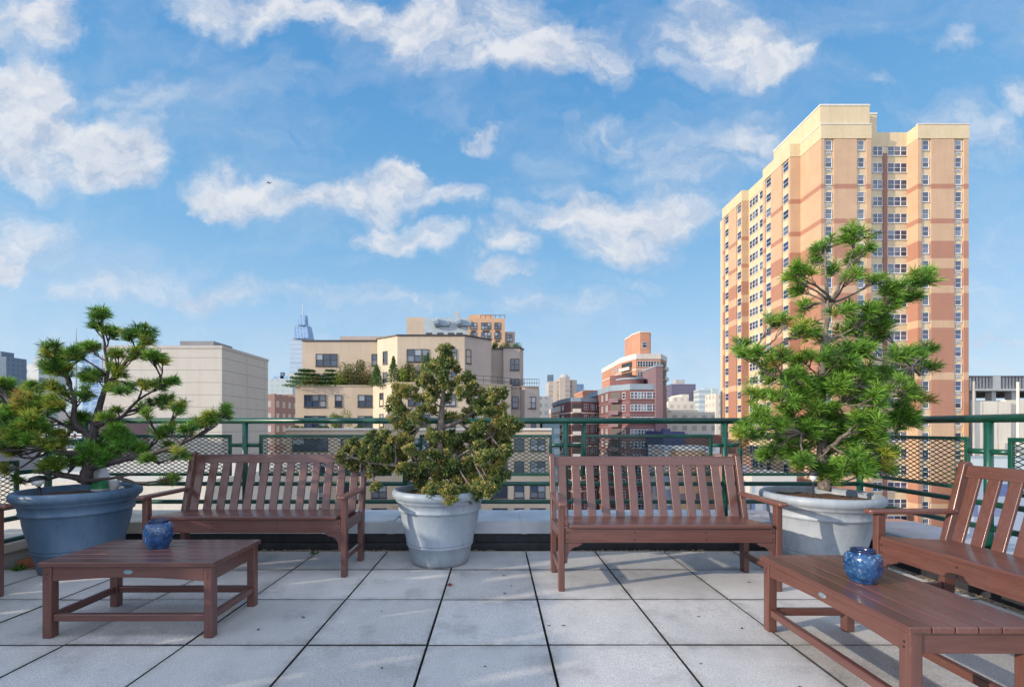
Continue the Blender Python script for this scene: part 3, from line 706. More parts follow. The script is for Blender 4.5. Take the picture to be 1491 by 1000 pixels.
def needles(centers, axes, length, n, width, cols, spread=(.1, 1.)):
    K = len(centers); c = np.repeat(centers, n, 0); ax = np.repeat(unit(axes), n, 0)
    r = unit(rng.normal(size=(K*n, 3))); r = unit(r-(r*ax).sum(1, keepdims=True)*ax)
    cs = rng.uniform(spread[0], spread[1], (K*n, 1)); d = ax*cs+r*np.sqrt(np.maximum(0, 1-cs**2))
    ln = np.repeat(length, n)[:, None]*rng.uniform(.7, 1.15, (K*n, 1)) if hasattr(length, '__len__') else length*rng.uniform(.7, 1.15, (K*n, 1))
    st = c+ax*rng.uniform(-.5, .25, (K*n, 1))*ln*.7
    droop = np.zeros((K*n, 3)); droop[:, 2] = -.10
    tip = st+unit(d+droop)*ln
    pr = unit(np.cross(d, rng.normal(size=(K*n, 3))))*width/2
    mid = st+d*ln*.5
    V = np.stack([st-pr*.6, st+pr*.6, mid+pr, tip, mid-pr], 1).reshape(-1, 3)
    base = np.arange(K*n)[:, None]*5; Fc = base+np.arange(5)[None]
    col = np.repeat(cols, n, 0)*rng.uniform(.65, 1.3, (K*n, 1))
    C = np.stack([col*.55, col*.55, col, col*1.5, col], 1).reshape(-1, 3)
    return V, Fc, C
def branch(mb, p, q, r0, r1, sag=.12, n=6, wob=.03):
    p, q = Vector(p), Vector(q); d = q-p; pts = []; rr = []
    o1 = Vector((random.uniform(-1, 1), random.uniform(-1, 1), random.uniform(-1, 1)))*wob*d.length
    for i in range(n+1):
        t = i/n
        x = p+d*t+Vector((0, 0, -1))*math.sin(math.pi*t)*sag*d.length+o1*math.sin(2*math.pi*t)
        if 0 < i < n: x += Vector((random.uniform(-1, 1), random.uniform(-1, 1), random.uniform(-1, 1)))*.012*d.length
        pts.append(x); rr.append(r0+(r1-r0)*t)
    mb.tube(pts, rr, 6); return pts
def poly_at(pts, z):
    for a, c in zip(pts[:-1], pts[1:]):
        if a.z <= z <= c.z and c.z > a.z: return a+(c-a)*((z-a.z)/(c.z-a.z))
    return pts[0] if z < pts[0].z else pts[-1]
def nearest(pts, p, rise):
    """attachment point on a stem below the cluster"""
    zz = min(max(p.z-rise, pts[0].z+.06), pts[-1].z-.03); return poly_at(pts, zz)
def pine(name, lab, loc, D, stems, clusters, zoom, barkm, cmap, tuft, ln, nn, depth, wid=.0042):
    t = thing(name, lab, 'tree', loc)
    ox, oy, sc = zoom
    Z = lambda a, dd=0: P(ox+a[0]/sc, oy+a[1]/sc, D+dd)
    trunk = MB(); br = MB(); S = []
    for pts, r0, r1, dys in stems:
        q = [Z(p, dy) for p, dy in zip(pts, dys)]
        # subdivide with jitter for a knotty stem
        full = []
        for a, c in zip(q[:-1], q[1:]):
            for k in range(4):
                x = a+(c-a)*(k/4)
                if k: x += Vector((random.uniform(-1, 1), random.uniform(-1, 1), 0))*.006
                full.append(x)
        full.append(q[-1]); S.append((full, r0, r1))
        nseg = len(full); rr = [r0+(r1-r0)*(i/(nseg-1))**.8 for i in range(nseg)]
        rr = [r*random.uniform(.92, 1.1) for r in rr]
        trunk.tube(full, rr, 9)
    trunk.build('trunk', barkm, t, True)
    cen, axs, cols, lens = [], [], [], []
    for (cx, cy, r) in clusters:
        rw = r/sc/F*D
        # crown half depth: sits where the horizontal distance to the stem allows
        best = None
        for full, r0, r1 in S:
            for rise in (.04, .12, .2):
                a = nearest(full, Z((cx, cy)), rise); dist = (Z((cx, cy))-a).length
                if best is None or dist < best[0]: best = (dist, a)
        for _ in range(1):
            dy = random.uniform(-1, 1)*depth*(1 if best[0] < .35 else .6)
            if best[0] < .1: dy = random.uniform(-.5, .5)*depth
            c = Z((cx, cy), dy)
            bb = None
            for full, r0, r1 in S:
                a = nearest(full, c, .08+.25*(c-Vector((best[1].x, best[1].y, c.z))).length)
                dist = (c-a).length
                if bb is None or dist < bb[0]: bb = (dist, a)
            a = bb[1]
            pts = branch(br, a, c, .005+.009*min(1, bb[0]/.6), .003, random.choice((.06, .12, -.05)), 6)
            out = (c-a); out.z *= .4
            if out.length < .02: out = Vector((random.uniform(-1, 1), random.uniform(-1, 1), .3))
            out.normalize()
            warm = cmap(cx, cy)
            k = max(2, int(tuft*random.uniform(.8, 1.2)*(r/48)**1.4))
            for i in range(k):
                v = Vector(unit(rng.normal(size=3)))*random.uniform(.35, 1.05)*rw; v.z *= .85
                e = c+v
                st = pts[random.choice((3, 4, 5, 6))]
                if (e-st).length > .025: branch(br, st, e, .0034, .002, .05, 3)
                ax = (v.normalized()*.45+out*.45+Vector((0, 0, .8))).normalized()
                cen.append(e); axs.append(ax); lens.append(ln*random.uniform(.75, 1.15))
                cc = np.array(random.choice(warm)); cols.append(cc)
    br.build('branches', barkm, t, True)
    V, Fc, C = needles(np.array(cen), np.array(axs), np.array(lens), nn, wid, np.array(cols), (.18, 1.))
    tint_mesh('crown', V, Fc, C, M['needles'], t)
    return t
G1, G2, G3, GY, GB = (.125, .285, .036), (.195, .385, .05), (.075, .195, .036), (.42, .43, .06), (.38, .25, .07)
# tall bright pine at right
cl = [(430,90,40),(410,110,25),(540,55,40),(550,135,38),(575,110,20),(390,160,28),(460,185,28),(330,200,42),(345,250,32),(310,215,25),(530,205,22),(490,335,32),(350,325,32),(515,320,20),(620,215,25),(770,215,40),(795,200,25),(690,255,40),(740,280,35),(650,320,48),(600,355,48),(640,395,50),(700,260,20),
(250,380,35),(290,370,25),(350,410,45),(390,425,30),(540,390,42),(500,400,30),(580,340,30),(115,455,28),(120,485,28),(175,490,36),(250,510,40),(270,490,30),(350,515,45),(480,490,55),(560,470,45),(470,540,55),(800,475,32),(770,495,25),(740,500,42),(800,535,32),(700,490,30),(220,570,50),(330,580,55),(440,600,55),(550,560,55),(640,570,46),(700,610,42),(770,650,32),(750,640,20),
(180,650,45),(280,650,55),(400,670,55),(540,650,55),(620,660,46),(720,720,40),(690,700,40),(150,780,45),(130,760,30),(240,760,55),(340,760,55),(460,720,55),(580,720,55),(660,760,45),(730,740,30),(220,850,45),(320,830,55),(430,800,55),(520,810,55),(600,790,46),(640,865,35),(450,890,52),(400,915,38),(530,880,48),(590,905,48),(640,900,36),(360,890,36),(440,930,36),(510,920,40),(300,700,45),(360,620,45),(500,600,45),(590,610,40),(500,760,45),(280,800,45),(390,760,45),(540,760,45),(200,710,40),(640,620,30),(600,860,40)]
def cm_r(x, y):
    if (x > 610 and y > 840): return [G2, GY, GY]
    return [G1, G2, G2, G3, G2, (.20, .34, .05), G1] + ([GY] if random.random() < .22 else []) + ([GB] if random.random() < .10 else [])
pine('pine_tree', 'tall bright green pine growing in the off-white planter at right', (PRc[0], PRc[1], .56), PRc[1],
     [([(425, 985), (432, 930), (420, 840), (418, 700), (416, 560), (420, 480), (430, 420), (440, 320), (432, 220), (430, 110)], .05, .005, [0, 0, .02, .03, .02, 0, 0, 0, .02, .02]),
      ([(438, 330), (480, 235), (520, 150), (540, 75)], .014, .005, [0, -.03, -.05, -.05]),
      ([(420, 850), (480, 800), (520, 770)], .02, .01, [.0, -.15, -.25]), ([(418, 700), (490, 660), (505, 630)], .022, .01, [.02, -.1, -.2]),
      ([(424, 450), (520, 400), (640, 350), (740, 250)], .020, .006, [0, .03, .08, .08]), ([(418, 560), (560, 610), (660, 600), (780, 500)], .022, .006, [.02, -.05, -.05, .0]),
      ([(417, 600), (330, 590), (220, 560), (130, 490)], .022, .006, [.02, .05, .08, .08]), ([(420, 800), (300, 760), (180, 760)], .022, .008, [0, -.1, -.15])],
     cl+[(x+random.uniform(-30, 30), y+random.uniform(-25, 25), r*.8) for x, y, r in cl if 180 < x < 720 and 440 < y < 900 and random.random() < .4], (1030, 320, 2.5), M['bark_grey'], cm_r, 15, .085, 40, .36, .0046)
# dark spreading pine at left
cl = [(530,115,38),(560,100,22),(600,205,42),(520,175,25),(700,215,42),(780,195,42),(800,250,36),(740,320,44),(830,335,40),(870,350,36),(640,325,28),(490,285,38),(450,290,25),(270,295,46),(330,330,52),(290,370,46),(400,310,36),(350,400,36),(500,430,42),(540,440,34),(640,420,28),(700,490,30),(780,480,42),(850,480,36),(930,450,38),(630,500,30),(850,580,42),(940,600,46),(900,565,34),(620,620,28),(580,660,30),(760,610,28),(800,650,30),
(20,470,46),(60,540,52),(180,500,44),(270,500,44),(120,580,55),(230,590,55),(300,580,44),(50,640,52),(170,650,55),(20,720,46),(100,740,52),(220,700,46),(160,780,36),(320,770,44),(260,800,36),(430,650,36),(400,690,28),(1200,640,42),(1220,620,28),(1130,660,44),(1080,690,38),(910,720,36),(850,750,30),(600,760,52),(680,790,46),(530,820,52),(450,830,46),(400,890,52),(300,910,52),(260,920,40),(620,840,38),(750,830,36),(800,880,28),(970,860,36),(1010,720,34),(900,820,28),(890,990,28),(940,985,20),(640,740,44),(560,880,40),(470,900,40),(-40,560,60),(-60,660,60),(-20,800,55),(60,830,40),(-50,480,50),(360,530,32),(460,520,28),(40,940,28),(90,990,25)]
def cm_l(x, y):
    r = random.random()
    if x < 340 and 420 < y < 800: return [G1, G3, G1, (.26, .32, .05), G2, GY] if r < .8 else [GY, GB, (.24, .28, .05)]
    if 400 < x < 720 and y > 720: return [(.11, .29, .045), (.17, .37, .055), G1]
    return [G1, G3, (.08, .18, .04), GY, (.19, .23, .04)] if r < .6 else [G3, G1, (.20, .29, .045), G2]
pine('pine_tree', 'dark spreading pine with bent trunk growing in the blue-shaded planter at left', (PLc[0], PLc[1], .58), PLc[1],
     [([(455, 1010), (490, 900), (500, 780), (510, 690), (540, 590), (570, 500), (585, 400), (565, 260), (540, 150)], .044, .005, [0, 0, 0, .02, .02, 0, 0, .02, 0]),
      ([(575, 495), (625, 430), (700, 330), (780, 230)], .026, .006, [0, .02, .04, .02]), ([(500, 780), (400, 680), (400, 560), (370, 440), (300, 330)], .026, .006, [0, -.05, -.08, -.05, -.03]),
      ([(480, 930), (640, 890), (830, 850), (960, 810), (1080, 745), (1190, 660)], .030, .006, [0, -.05, -.10, -.12, -.1, -.08]), ([(490, 860), (300, 850), (180, 760), (60, 600)], .028, .006, [0, -.1, -.12, -.1]),
      ([(510, 700), (650, 660), (750, 560), (900, 470)], .018, .005, [0, .05, .08, .08]), ([(500, 760), (330, 690), (200, 620)], .02, .006, [0, .05, .1]), ([(450, 990), (300, 960), (180, 950)], .03, .012, [0, -.08, -.1]), ([(455, 1000), (600, 985), (740, 960)], .018, .006, [0, -.1, -.12]),
      ([(640, 890), (760, 860), (900, 740)], .014, .005, [-.05, .05, .05])],
     cl+[(x+random.uniform(-40, 40), y+random.uniform(-30, 30), r*.85) for x, y, r in cl if x < 760 and 250 < y < 900 and random.random() < .55], (0, 430, 3.7025), M['bark_dark'], cm_l, 15, .068, 42, .30, .0044)

# golden cypress in the middle: short curled sprays of scale leaves
def cypress():
    D0 = PCc[1]; ox, oy, sc = 480, 500, 4.1667
    t = thing('cypress_tree', 'golden green dwarf cypress growing in the pale grey planter', 'tree', (PCc[0], PCc[1], .55))
    Z = lambda a, dd=0: P(ox+a[0]/sc, oy+a[1]/sc, D0+dd)
    tr = MB(); br = MB()
    stem = [Z(p) for p in [(690, 960), (680, 860), (668, 740), (668, 620), (672, 500), (680, 400), (692, 280), (700, 120)]]
    tr.tube(stem, [.045, .04, .034, .03, .027, .023, .016, .006], 9)
    st2 = [Z(p, d) for p, d in [((675, 780), 0), ((760, 700), -.05), ((860, 640), -.08), ((980, 560), -.05), ((1080, 480), 0)]]
    st3 = [Z(p, d) for p, d in [((670, 740), 0), ((560, 730), -.08), ((400, 740), -.12), ((240, 720), -.12), ((130, 690), -.1)]]
    st4 = [Z(p, d) for p, d in [((670, 560), 0), ((560, 480), .03), ((470, 420), .05), ((420, 330), .05)]]
    st5 = [Z(p, d) for p, d in [((672, 520), 0), ((790, 470), 0), ((900, 400), .04), ((990, 330), .06)]]
    for s in (st2, st3, st4, st5): tr.tube(s, [.019-.003*i for i in range(len(s))], 7)
    tr.build('trunk', M['bark_grey'], t, True)
    cl = [(700,80,52),(655,110,42),(740,130,42),(680,170,52),(600,225,42),(550,240,34),(700,230,52),(770,240,34),(640,300,44),(850,230,44),(870,290,40),(810,310,34),(700,330,30),(420,310,50),(480,310,40),(380,370,34),(430,400,50),(540,330,24),(520,440,44),(420,480,40),(480,520,34),(560,470,26),(620,410,28),(725,450,32),(960,320,52),(1030,320,48),(930,390,52),(1040,400,52),(860,400,44),(980,450,52),(1080,470,44),(900,500,48),(1010,530,52),(1120,520,40),(1140,490,26),(800,470,34),(680,560,50),(760,560,44),(840,580,44),(960,600,48),(1050,590,44),(640,600,34),(780,640,52),(860,680,52),(700,690,44),(620,700,48),(940,700,52),(1020,720,44),(900,780,52),(990,800,52),(820,780,52),(740,760,52),(640,780,52),(560,800,44),(500,820,30),(660,860,44),(740,870,44),(840,865,46),(940,860,46),(620,910,26),(720,900,30),
          (220,660,44),(290,720,36),(380,640,44),(160,670,44),(320,560,30),(470,600,38),(520,760,38),(230,740,34),(400,720,40),(260,560,34),(180,620,44),(100,650,42),(85,700,38),(140,730,40),(250,620,44),(330,620,44),(400,600,34),(440,570,34),(350,690,44),(420,680,40),(260,780,36),(350,765,34),(480,650,38),(540,680,38),(460,740,44),(280,860,24),(560,740,38),(1000,640,44),(1060,660,40),(1040,790,40),(900,630,44),(300,680,36),(200,690,36),(990,860,34),(640,900,44),(720,910,46),(800,915,44),(880,905,44),(960,895,40),(560,850,36),(600,920,28),(760,820,50),(860,740,50),(700,640,44),(740,620,44),(620,540,40),(880,560,44),(840,330,34),(590,330,34),(560,400,30)]
    cen, axs, cols = [], [], []
    for cx, cy, r in cl:
        rw = 1.12*r/sc/F*D0; dy = random.uniform(-1, 1)*(.22 if 450 < cx < 1100 else .12)
        if cy > 540 and 560 < cx < 1050: dy = random.uniform(-1, .6)*.28
        if cy > 885: dy = random.uniform(-.36, -.2)
        c = Z((cx, cy), dy)
        best = min(((c-poly_at(s, c.z-.05)).length if s is stem else min((c-q).length for q in s), k) for k, s in enumerate((stem, st2, st3, st4, st5)))
        s = (stem, st2, st3, st4, st5)[best[1]]
        a = poly_at(stem, c.z-.06) if s is stem else min(s, key=lambda q: (c-q).length)
        pts = branch(br, a, c, .010, .004, .04, 5)
        gold = random.random()
        n = int(150*(r/48)**2)
        subs = [(Vector((random.uniform(-.75, .75), random.uniform(-.75, .75), random.uniform(-.65, .75)))*rw, random.uniform(.3, .55)*rw) for _ in range(6)]
        for i in range(n):
            so_, sr_ = random.choice(subs)
            v = Vector(unit(rng.normal(size=3))); e = c+so_+v*sr_*random.uniform(.35, 1.1)
            cen.append(e); axs.append((v+Vector((0, 0, .35))).normalized())
            if random.random() < .06: branch(br, pts[-2], e, .003, .002, .05, 2)
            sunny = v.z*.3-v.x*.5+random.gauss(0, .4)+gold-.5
            cols.append((.42, .32, .10) if sunny > .7 else (.29, .28, .08) if sunny > .15 else (.15, .205, .058) if sunny > -.45 else (.065, .11, .036))  # sun-side sprays coloured paler, far-side ones darker
    br.build('branches', M['bark_grey'], t, True)
    # every spray: 9 short blunt blades fanned and curled
    cen, axs, cols = np.array(cen), unit(np.array(axs)), np.array(cols)
    V, Fc, C = [], [], []
    n = 9; K = len(cen)
    c = np.repeat(cen, n, 0); ax = np.repeat(axs, n, 0)
    d = unit(ax+rng.normal(size=(K*n, 3))*.55); ln = rng.uniform(.013, .027, (K*n, 1))
    pr = unit(np.cross(d, rng.normal(size=(K*n, 3))))*rng.uniform(.0035, .0065, (K*n, 1)); st = c+rng.normal(size=(K*n, 3))*.007
    curl = unit(np.cross(d, pr))*ln*rng.uniform(.1, .4, (K*n, 1))
    a = st-pr*.5; b_ = st+pr*.5; m1 = st+d*ln*.6+pr+curl*.3; m2 = st+d*ln*.6-pr+curl*.3; tip = st+d*ln+curl
    V = np.stack([a, b_, m1, tip, m2], 1).reshape(-1, 3); Fc = np.arange(K*n)[:, None]*5+np.arange(5)[None]
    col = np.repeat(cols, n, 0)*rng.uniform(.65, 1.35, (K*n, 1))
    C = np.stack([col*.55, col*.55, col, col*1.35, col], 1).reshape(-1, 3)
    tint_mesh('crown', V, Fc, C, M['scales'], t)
cypress()

# small things in and around the planters
def solar(loc, h, tilt, lab, s=1.):
    t = thing('solar_light', lab, 'garden light', loc, 'solar stake lights')
    x, y, z = loc
    MB().tube([(x, y, z-.04), (x, y, z+h)], .009*s, 10).build('stake', M['black'], t, True)
    MB().lathe([(.001, h), (.014*s, h), (.018*s, h+.012), (.034*s, h+.016), (.036*s, h+.045), (.03*s, h+.05)], loc, 28).build('lens', M['lens'], t, True)
    MB().lathe([(.034*s, h+.044), (.052*s, h+.046), (.053*s, h+.054), (.040*s, h+.072), (.02*s, h+.080), (.001, h+.082)], loc, 28).build('cap', M['black'], t, True)
    t.rotation_euler = tilt
q = P(60, 724, 3.42); solar((q.x, q.y, .56), .10, (0, math.radians(-10), 0), 'black capped solar stake light leaning in the blue-shaded planter', 1.05)
q = P(1184, 712, 3.28); solar((q.x, q.y, .56), .15, (0, 0, 0), 'thin solar stake light upright at the front of the off-white planter', .62)
q = P(146, 712, 3.75)
t = thing('bottle', 'white bottle with green label standing behind the trunk in the blue-shaded planter', 'bottle', (q.x, q.y, .58))
MB().lathe([(.001, 0), (.05, 0), (.055, .01), (.055, .12), (.05, .15), (.025, .185), (.025, .21), (.001, .21)], (q.x, q.y, .58), 24, sq=.8).build('body', M['white_plastic'], t, True)
MB().lathe([(.057, .02), (.057, .085)], (q.x, q.y, .58), 24, sq=.8).build('bottle_label', M['label_green'], t, True)
q = P(166, 712, 3.70)
cup = MB().lathe([(.001, 0), (.028, 0), (.037, .085), (.039, .088), (.035, .086), (.027, .01), (.001, .01)], (0, 0, 0), 24).build('paper_cup', M['white_plastic'], None, True)
cup.location = (q.x, q.y, .585); tag(cup, 'small white cup standing in the blue-shaded planter beside the trunk', 'cup')
bk = MB().box(-.10, .10, -.05, .05, 0, .057).build('loose_brick', M['brick_red'], None, bevel=.004)
bk.location = (-3.74, 3.72, -.022); bk.rotation_euler = (0, 0, .15); tag(bk, 'loose red brick lying on the gravel left of the blue-shaded planter', 'brick')
# fallen leaves
lm = MB().add([(0, -.016, .002), (.009, -.004, .006), (.006, .012, .004), (0, .02, .009), (-.007, .011, .005), (-.009, -.004, .007)], [(0, 1, 2, 3, 4, 5)]).mesh('fallen_leaf', M['leaf_brown'])
lr = MB().add([(0, -.02, .002), (.02, -.012, .012), (.012, .004, .004), (.022, .02, .012), (0, .016, .006), (-.02, .022, .014), (-.012, .0, .006), (-.02, -.014, .01)], [tuple(range(8))]).mesh('fallen_leaf', M['leaf_red'])
for i, (x, y) in enumerate([(655, 852), (733, 838), (745, 853), (735, 864), (556, 890), (442, 899), (800, 911), (820, 911), (1080, 915), (1017, 898), (1105, 840), (905, 840), (376, 917), (1165, 1000), (1020, 966), (556, 972), (706, 970), (615, 815), (1090, 848)]):
    Dd = 1.1*F/(y-HY); o = link('fallen_leaf', lr if i == 0 else lm); o.location = (PX(x, Dd), Dd, .0005)
    s = 1. if i == 0 else random.uniform(.35, .75); o.scale = (s, s, s); o.rotation_euler = (0, 0, random.random()*6)
    tag(o, 'dark red leaf lying on a paver joint in front of the grey planter' if i == 0 else 'small brown leaf scrap lying on the pavers', 'leaf', None if i == 0 else 'scraps of leaf on the pavers')
# weeds
def weed(px, py, lab, h, n, grp='weeds in the paver gaps'):
    Dd = 1.1*F/(py-HY); t = thing('weed', lab, 'weed', (PX(px, Dd), Dd, -.01), grp)
    c = np.array([[PX(px, Dd)+random.gauss(0, .02), Dd+random.gauss(0, .012), -.005] for _ in range(n)])
    V, Fc, C = needles(c, np.tile([[0, 0, 1.]], (n, 1))+rng.normal(size=(n, 3))*.25, h, 9, .007, np.tile([[.07, .17, .03]], (n, 1)), (.35, 1.))
    tint_mesh('blades', V, Fc, C, M['needles'], t)
weed(30, 829, 'bright green weed left of the blue-shaded planter foot', .07, 9)
weed(457, 806, 'small weed in the paver gap beside the shaded bench leg', .04, 5)

# ------------------------------------------------------------------ windows for buildings
WM = {}
def wmesh(w, h, nx, dark, ac=False, rail=True):
    k = (round(w, 2), round(h, 2), nx, dark, ac, rail)
    if k in WM: return WM[k]
    f = MB(); fw = .07 if dark else .06
    f.box(-w/2, w/2, -.10, .02, 0, fw); f.box(-w/2, w/2, -.10, .02, h-fw, h)
    f.box(-w/2, -w/2+fw, -.098, .02, fw, h-fw); f.box(w/2-fw, w/2, -.098, .02, fw, h-fw)
    for i in range(1, nx): x = -w/2+w*i/nx; f.box(x-.045, x+.045, -.095, .02, fw, h-fw)
    if rail:
        for i in range(nx): f.box(-w/2+w*i/nx+.046, -w/2+w*(i+1)/nx-.046, -.085, .02, h*.48, h*.48+.06)
    f.box(-w/2-.06, w/2+.06, -.15, .02, -.09, -.002)
    if ac:
        f.box(-w*.36, w*.36, -.07, .02, -.72, -.30); f.mat(1)
        for i in range(3): f.box(-w*.30, w*.30, -.085, -.068, -.66+.11*i, -.61+.11*i)
    p = MB()
    for i in range(nx):
        a, c = -w/2+w*i/nx+.03, -w/2+w*(i+1)/nx-.03
        p.add([(a, -.02, fw), (c, -.02, fw), (c, -.02, h*.5), (a, -.02, h*.5)], [(0, 1, 2, 3)])
        p.add([(a, -.035, h*.5), (c, -.035, h*.5), (c, -.035, h-fw), (a, -.035, h-fw)], [(0, 1, 2, 3)])
    fm = f.mesh('window', [M['frame_dark'] if dark else M['frame_white'], M['frame_dark']]); pmh = p.mesh('pane', M['glass'] if dark else M['glass_blue'])
    WM[k] = (fm, pmh); return WM[k]
def win(parent, x, y, z, w, h, nx=1, dark=True, rot=0, name='window', ac=False, rail=True):
    """x,y,z world: bottom centre on the wall face"""
    fm, pmh = wmesh(w, h, nx, dark, ac, rail)
    o = link(name, fm, parent, Vector((x, y, z))-parent.location); o.rotation_euler = (0, 0, rot)
    link('pane', pmh, o)
    return o
def win_stuff(parent, name, items, dark=False):
    """many small far windows as one part"""
    f = MB()
    for (x, y, z, w, h, nx, rot) in items:
        ca, sa = math.cos(rot), math.sin(rot)
        def tr(vs): return [(x+a*ca-c*sa, y+a*sa+c*ca, z+d) for a, c, d in vs]
        def bx(x0, x1, y0, y1, z0, z1):
            f.add(tr([(x0, y0, z0), (x1, y0, z0), (x1, y1, z0), (x0, y1, z0), (x0, y0, z1), (x1, y0, z1), (x1, y1, z1), (x0, y1, z1)]),
                  [(0, 3, 2, 1), (4, 5, 6, 7), (0, 1, 5, 4), (1, 2, 6, 5), (2, 3, 7, 6), (3, 0, 4, 7)])
        fw = .09; f.mat(0)
        bx(-w/2, w/2, -.10, .02, 0, fw); bx(-w/2, w/2, -.10, .02, h-fw, h)
        for i in range(nx+1): xx = -w/2+w*i/nx; bx(max(xx-.05, -w/2), min(xx+.05, w/2), -.097, .02, fw, h-fw)
        f.mat(1)
        for i in range(nx):
            a, c = -w/2+w*i/nx+.03, -w/2+w*(i+1)/nx-.03
            f.add(tr([(a, -.03, fw), (c, -.03, fw), (c, -.03, h-fw), (a, -.03, h-fw)]), [(0, 1, 2, 3)])
            f.mat(0); bx(a, c, -.08, .02, h*.48, h*.48+.07); f.mat(1)
    return stuff(f.build(name, [M['frame_dark'] if dark else M['frame_white'], M['glass'] if dark else M['glass_blue']], parent))

GZ = -48.0
# ------------------------------------------------------------------ the tall tan and red tower at right
def tower():
    D = 72.; X0 = PX(1195.5, D); X1 = PX(1268.5, D); X2 = PX(1322, 74.); X3 = PX(1337, D); X4 = PX(1410.5, D)
    D1 = X0*F/(1165-CX); XP = PX(1150, D1); D2 = XP*F/(1111-CX); D3 = XP*F/(1080-CX); XR_ = PX(1090, D3); D4 = XP*F/(1052-CX); D5 = D4+3.5
    zt = PZ(182, D); zp = PZ(202, D)
    t = thing('apartment_tower', 'tall tan apartment tower with dark red brick bands at right', 'apartment building', ((X0+X4)/2, D+14, GZ))
    dp = .22
    cols = [PX(1207.5, D), PX(1254.7, D), PX(1349, D), PX(1396.5, D)]; cw = 1.5
    # body set back by dp; brick panels stand in front of it so that the window columns are recessed
    body = MB()
    body.prism([(X0+dp, D+dp), (X1, D+dp), (X1, D+1.94), (X3, D+1.94), (X3, D+dp), (X4, D+dp), (X4, D5), (PX(1049, D5), D5), (PX(1049, D5), D4), (XP+dp, D4), (XP+dp, D3), (XR_, D3), (XR_, D2), (XP+dp, D2), (XP+dp, D1), (X0+dp, D1)][::1], GZ, zp)
    body.build('wall', M['tower_cream'], t)
    pan = MB()
    def front(xa, xb): pan.box(xa, xb, D, D+dp-.002, GZ, zp-.003)
    front(X0, cols[0]-cw/2); front(cols[0]+cw/2, cols[1]-cw/2); front(cols[1]+cw/2, X1)
    front(X3, cols[2]-cw/2); front(cols[2]+cw/2, cols[3]-cw/2); front(cols[3]+cw/2, X4)
    # side wall of the near block and the right block's inner flank
    pan.box(X0, X0+dp-.002, D+dp, D1, GZ, zp-.003); pan.box(X3-.06, X3-.001, D+.001, D+1.93, GZ, zp-.003)
    lw = [(XP, D1, D2), (XP, D3, D4)]
    wcols = [[XP*F/(1143-CX), XP*F/(1118-CX)], [XP*F/(1075.5-CX), XP*F/(1057.5-CX)]]
    for (xx, a, c), (w1, w2) in zip(lw, wcols):
        for p, q in ((a, w1-.9), (w1+.9, w2-.9), (w2+.9, c)): pan.box(xx, xx+dp-.002, p+.001, q, GZ, zp-.003)
    pan.box(XP, X0+dp-.004, D1-.10, D1-.002, GZ, zp-.003); pan.box(XP, XR_+dp, D3-.10, D3-.002, GZ, zp-.003)
    pan.build('brick_panel', M['tower'], t)
    MB().box(PX(1284.6, 74), PX(1290.6, 74), D+1.80, D+1.938, GZ, zp-1.2).build('recess_pier', M['tower_pier'], t)
    # parapets in cream render
    pa = MB()
    def cor(poly, z0, z1): pa.prism(poly, z0, z1)
    cor([(X0-.06, D-.06), (X1+.03, D-.06), (X1+.03, D+12), (X0-.06, D+12)], zp, zt)
    cor([(X3-.10, D-.06), (X4+.05, D-.06), (X4+.05, D+12), (X3-.10, D+12)], zp, zt)
    cor([(X1+.04, D+1.90), (X3-.11, D+1.90), (X3-.11, D+12), (X1+.04, D+12)], PZ(214, 74), PZ(193.5, 74))
    cor([(X0-.06, D+12.002), (X4+.05, D+12.002), (X4+.05, D5), (X0-.06, D5)], zp, zt-.4)
    cor([(XP-.06, D1-.16), (X0-.062, D1-.16), (X0-.062, D2), (XP-.06, D2)], zp, zt)
    cor([(XR_-.06, D2+.003), (X0-.062, D2+.003), (X0-.062, D3-.163), (XR_-.06, D3-.163)], zp, zt)
    cor([(XP-.06, D3-.16), (X0-.062, D3-.16), (X0-.062, D4), (XP-.06, D4)], zp, zt)
    cor([(PX(1049, D5)-.06, D4+.003), (X0-.062, D4+.003), (X0-.062, D5), (PX(1049, D5)-.06, D5)], zp-1, zt-1.2)
    pa.build('parapet', M['tower_trim'], t)
    cp = MB()
    for (a, c, d, e, z) in ((X0-.12, X1+.05, D-.12, D+.3, zt), (X3-.14, X4+.1, D-.12, D+.3, zt), (X0-.13, X0+.3, D+.302, D1-.2, zt)): MB().box(a, c, d, e, z+.001, z+.16).build('coping', M['conc_white'], t)
    # penthouse
    zh = PZ(155.6, D+.4)
    DH = X0*F/(1126-CX)
    MB().prism([(X0+.05, D+.25), (X1-.05, D+.25), (X1-.05, D+2.2), (PX(1278, D+2), D+2.2), (PX(1278, D+2), DH), (X0+.05, DH)], zt-2., zh).build('penthouse', M['tower_trim'], t)
    MB().prism([(X0-.02, D+.18), (X1+.02, D+.18), (X1+.02, D+2.13), (PX(1278, D+2)+.07, D+2.13), (PX(1278, D+2)+.07, DH+.07), (X0-.02, DH+.07)], zh+.001, zh+.28).build('penthouse_coping', M['conc_white'], t)
    # windows
    dz = 25.05/F*D; ztop = PZ(218.2, D); wh = 1.55; wwid = 1.05
    for r in range(24):
        z = ztop-r*dz
        for k, c in enumerate(cols): win(t, c, D+dp, z, wwid, wh, 1, False, 0, 'window', ac=(k in (0, 3)))
        zr = PZ(227.5, 74)-r*dz*1.0
        win(t, PX(1276.6, 74), D+1.94, zr, 1.55, 1.5, 2, False, 0, 'double_window')
        win(t, PX(1305.5, 74), D+1.94, zr, 3.2, 1.5, 3, False, 0, 'triple_window', ac=False)
    it = []
    ro = -math.pi/2
